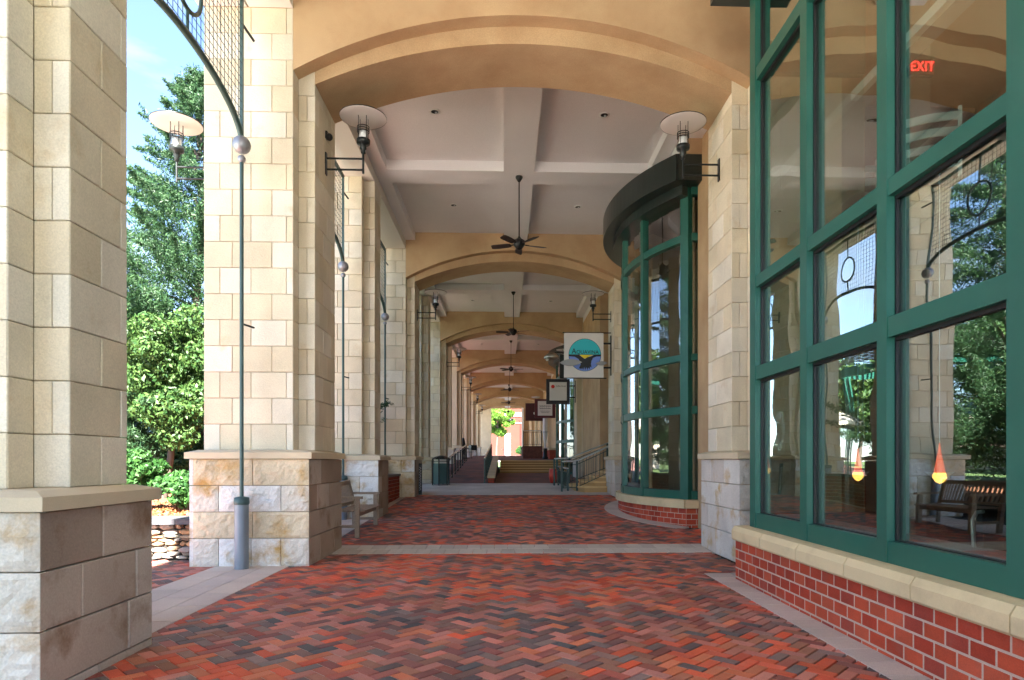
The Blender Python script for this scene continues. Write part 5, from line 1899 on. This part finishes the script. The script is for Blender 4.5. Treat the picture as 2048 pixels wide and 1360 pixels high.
# far hedge of trees: seen between trunks and in the reflections
for i, (x, y, r_, hh, lab) in enumerate([(-17, 27, 3.2, 8.5, "dark spreading tree at the back of the garden, nearest of the back row"), (-22, 34, 3.8, 10, "tall dark tree deep in the back of the garden"),
                                    (-14.5, 33, 2.8, 7.5, "rounded dark tree behind the pergola"), (-25, 22, 3.8, 10, "tall tree at the far left of the garden"),
                                    (-18, 42, 3.6, 8.5, "farthest dark tree of the back row")]):
    tree("dark_tree", x, y, 0.6, 0.2, hh * 0.6, blob_clumps(x, y, 0.6 + hh * 0.58, r_ * 0.75, hh * 0.34, 22, r_ * 0.36, 40 + i), 15000, 0.14, ML_DARK if i % 2 else ML_HOLLY, lab, "tree", 40 + i, GT)

# pale building beyond the garden
fb_ = thing("garden_building", (-22, 30, 0.6), "pale building with a blue grey roof glimpsed between the garden trees", "building")
MB().box(-31, -20.5, 31, 38, 0.5, 3.0).build("wall", mat("far_cream_wall", (0.70, 0.62, 0.50), rough=0.9), fb_)
MB().prism_y([(-31.6, 3.0), (-20.0, 3.0), (-22.5, 5.2), (-29.0, 5.2)], 30.6, 38.4).build("roof", mat("blue_grey_roof", (0.22, 0.34, 0.38), rough=0.7), fb_)
for k in range(4):
    MB().box(-30 + 2.4 * k, -29 + 2.4 * k, 30.96, 30.99, 1.2, 2.4).build("window", M_IRON, fb_)


# parasols and pergola in the garden (seen mostly in the glass)
def parasol(x, y, z, label):
    t = thing("parasol", (x, y, z), label, "parasol", "cream parasols in the garden")
    MB().tube([(x, y, z), (x, y, z + 2.75)], 0.025, 8).build("pole", M_PIPE, t)
    b = MB()
    n = 8
    rr_ = 1.5
    rim = [Vector((x + rr_ * math.cos(2 * math.pi * i / n), y + rr_ * math.sin(2 * math.pi * i / n), z + 2.10)) for i in range(n)]
    top = Vector((x, y, z + 2.72))
    for i in range(n):
        b.add([top, rim[i], rim[(i + 1) % n]], [(0, 1, 2)])
        p, q = rim[i], rim[(i + 1) % n]
        b.add([p, q, q - Vector((0, 0, 0.14)), p - Vector((0, 0, 0.14))], [(0, 1, 2, 3)])
    b.build("canopy", M_CANVAS, t)
    for i in range(n):
        MB().tube([top - Vector((0, 0, 0.05)), rim[i] - Vector((0, 0, 0.02))], 0.01, 4).build("rib", M_WOODB, t)
    MB().lathe([(0.28, 0), (0.28, 0.08), (0.04, 0.12)], (x, y, z), 14).build("base", M_IRON, t)


parasol(-8.0, 21.0, 0.75, "cream parasol in the garden, seen mirrored in the near window")
parasol(-7.0, 25.5, 0.85, "second cream parasol deeper in the garden behind the piers")
pg = thing("pergola", (-10.5, 24.5, 0.8), "green steel pergola with a slatted hipped roof in the garden", "pergola")
for (x, y) in ((-12.5, 22.5), (-8.5, 22.5), (-12.5, 26.5), (-8.5, 26.5)):
    b = MB()
    for dx in (-0.09, 0.09):
        for dy in (-0.09, 0.09):
            b.box(x + dx - 0.025, x + dx + 0.025, y + dy - 0.025, y + dy + 0.025, 0.7, 5.0)
    for k in range(8):
        b.box(x - 0.09, x + 0.09, y - 0.09, y + 0.09, 1.0 + k * 0.5, 1.03 + k * 0.5)
    b.build("post", M_GREEN, pg)
b = MB()
for (a_, c_) in (((-12.7, 22.3), (-8.3, 22.3)), ((-12.7, 26.7), (-8.3, 26.7)), ((-12.7, 22.3), (-12.7, 26.7)), ((-8.3, 22.3), (-8.3, 26.7))):
    b.box(min(a_[0], c_[0]) - 0.06, max(a_[0], c_[0]) + 0.06, min(a_[1], c_[1]) - 0.06, max(a_[1], c_[1]) + 0.06, 4.9, 5.25)
b.build("beam", M_GREEN, pg)
for k in range(16):
    f = k / 16
    hw = 2.6 * (1 - f) + 0.1
    zz = 5.3 + 1.7 * f
    b = MB()
    for (x0_, x1_, y0_, y1_) in ((-hw, hw, -hw, -hw + 0.08), (-hw, hw, hw - 0.08, hw), (-hw, -hw + 0.08, -hw, hw), (hw - 0.08, hw, -hw, hw)):
        b.box(-10.5 + x0_, -10.5 + x1_, 24.5 + y0_, 24.5 + y1_, zz, zz + 0.03)
    b.build("roof_slat", mat("pergola_dark_slat", (0.06, 0.06, 0.06), rough=0.7), pg)

# ------------------------------------------------------------------ beyond the far opening
bz = upper_z(60) + 0.5
bb_ = thing("brick_building", (2, 118, bz), "sunlit red brick building beyond the end of the arcade", "building")
MB().box(-30, 34, 118, 128, bz - 0.5, bz + 16).build("wall", mat("sunlit_brick_wall", (0.105, 0.022, 0.013), rough=0.9, var=0.1, vscale=1.5, grain=0.15, gscale=8), bb_)
MB().box(-30, 34, 117.8, 118, bz + 7.2, bz + 7.9).build("stone_band", M_CAP, bb_)
MB().box(-30, 34, 117.85, 118, bz + 5.9, bz + 6.05).build("stone_band", M_CAP, bb_)
MB().box(0.0, 1.0, 117.6, 118, bz - 0.3, bz + 4.0).build("white_pilaster", M_WHITE, bb_)
for (x, w_) in ((-9, 2), (-5, 2), (4.8, 1.8), (9, 2)):
    fr_ = MB().box(x, x + w_, 117.9, 118, bz + 0.6, bz + 3.6).build("window", M_WHITE, bb_)
    MB().box(x + 0.15, x + w_ - 0.15, 117.86, 117.895, bz + 0.75, bz + 3.45).build("window_pane", M_IRON, fr_)
tree("street_tree", -1.2, 98, bz - 0.2, 0.16, 6.5, blob_clumps(-0.9, 98, bz + 5.4, 2.3, 2.6, 26, 0.75, 61), 16000, 0.16, ML_BRIGHT, "bright lime street tree in the opening at the end of the walk", "tree", 61)
sh_ = thing("shrub", (2.3, 90, bz - 0.2), "grey green shrub at the right foot of the bright opening", "shrub")
leaves(clumps_fn(blob_clumps(2.4, 90, bz + 0.3, 0.8, 0.5, 12, 0.45, 71), 0.4), 3500, 0.10, 71).build("foliage", ML_BUSH, sh_)
MB().tube([(2.3, 90, bz - 0.3), (2.4, 90, bz + 0.4)], 0.04, 6).build("stems", M_BARK, sh_)
slm = thing("street_lamp", (1.5, 84, bz - 0.3), "dark curved street lamp hanging across the bright opening", "street lamp")
MB().tube([(2.0, 84, bz - 0.5), (2.0, 84, bz + 3.8), (1.9, 84, bz + 4.3), (1.4, 84, bz + 4.6), (0.9, 84, bz + 4.6)], 0.04, 8).build("post", M_BLACK, slm)
MB().lathe([(0.001, 0.3), (0.1, 0.25), (0.32, 0.0), (0.1, 0.0), (0.001, -0.02)], (0.7, 84, bz + 4.3), 14).build("shade", M_BLACK, slm)
cr2 = thing("cafe_table", (-0.1, 82.5, bz - 0.35), "small white cafe table standing in the far opening", "table")
MB().lathe([(0.001, 0.9), (0.45, 0.9), (0.45, 0.86), (0.001, 0.86)], (-0.1, 82.5, bz - 0.35), 16, False).build("table_top", M_WHITE, cr2)
MB().tube([(-0.1, 82.5, bz - 0.35), (-0.1, 82.5, bz + 0.5)], 0.06, 8).build("pedestal", M_WHITE, cr2)
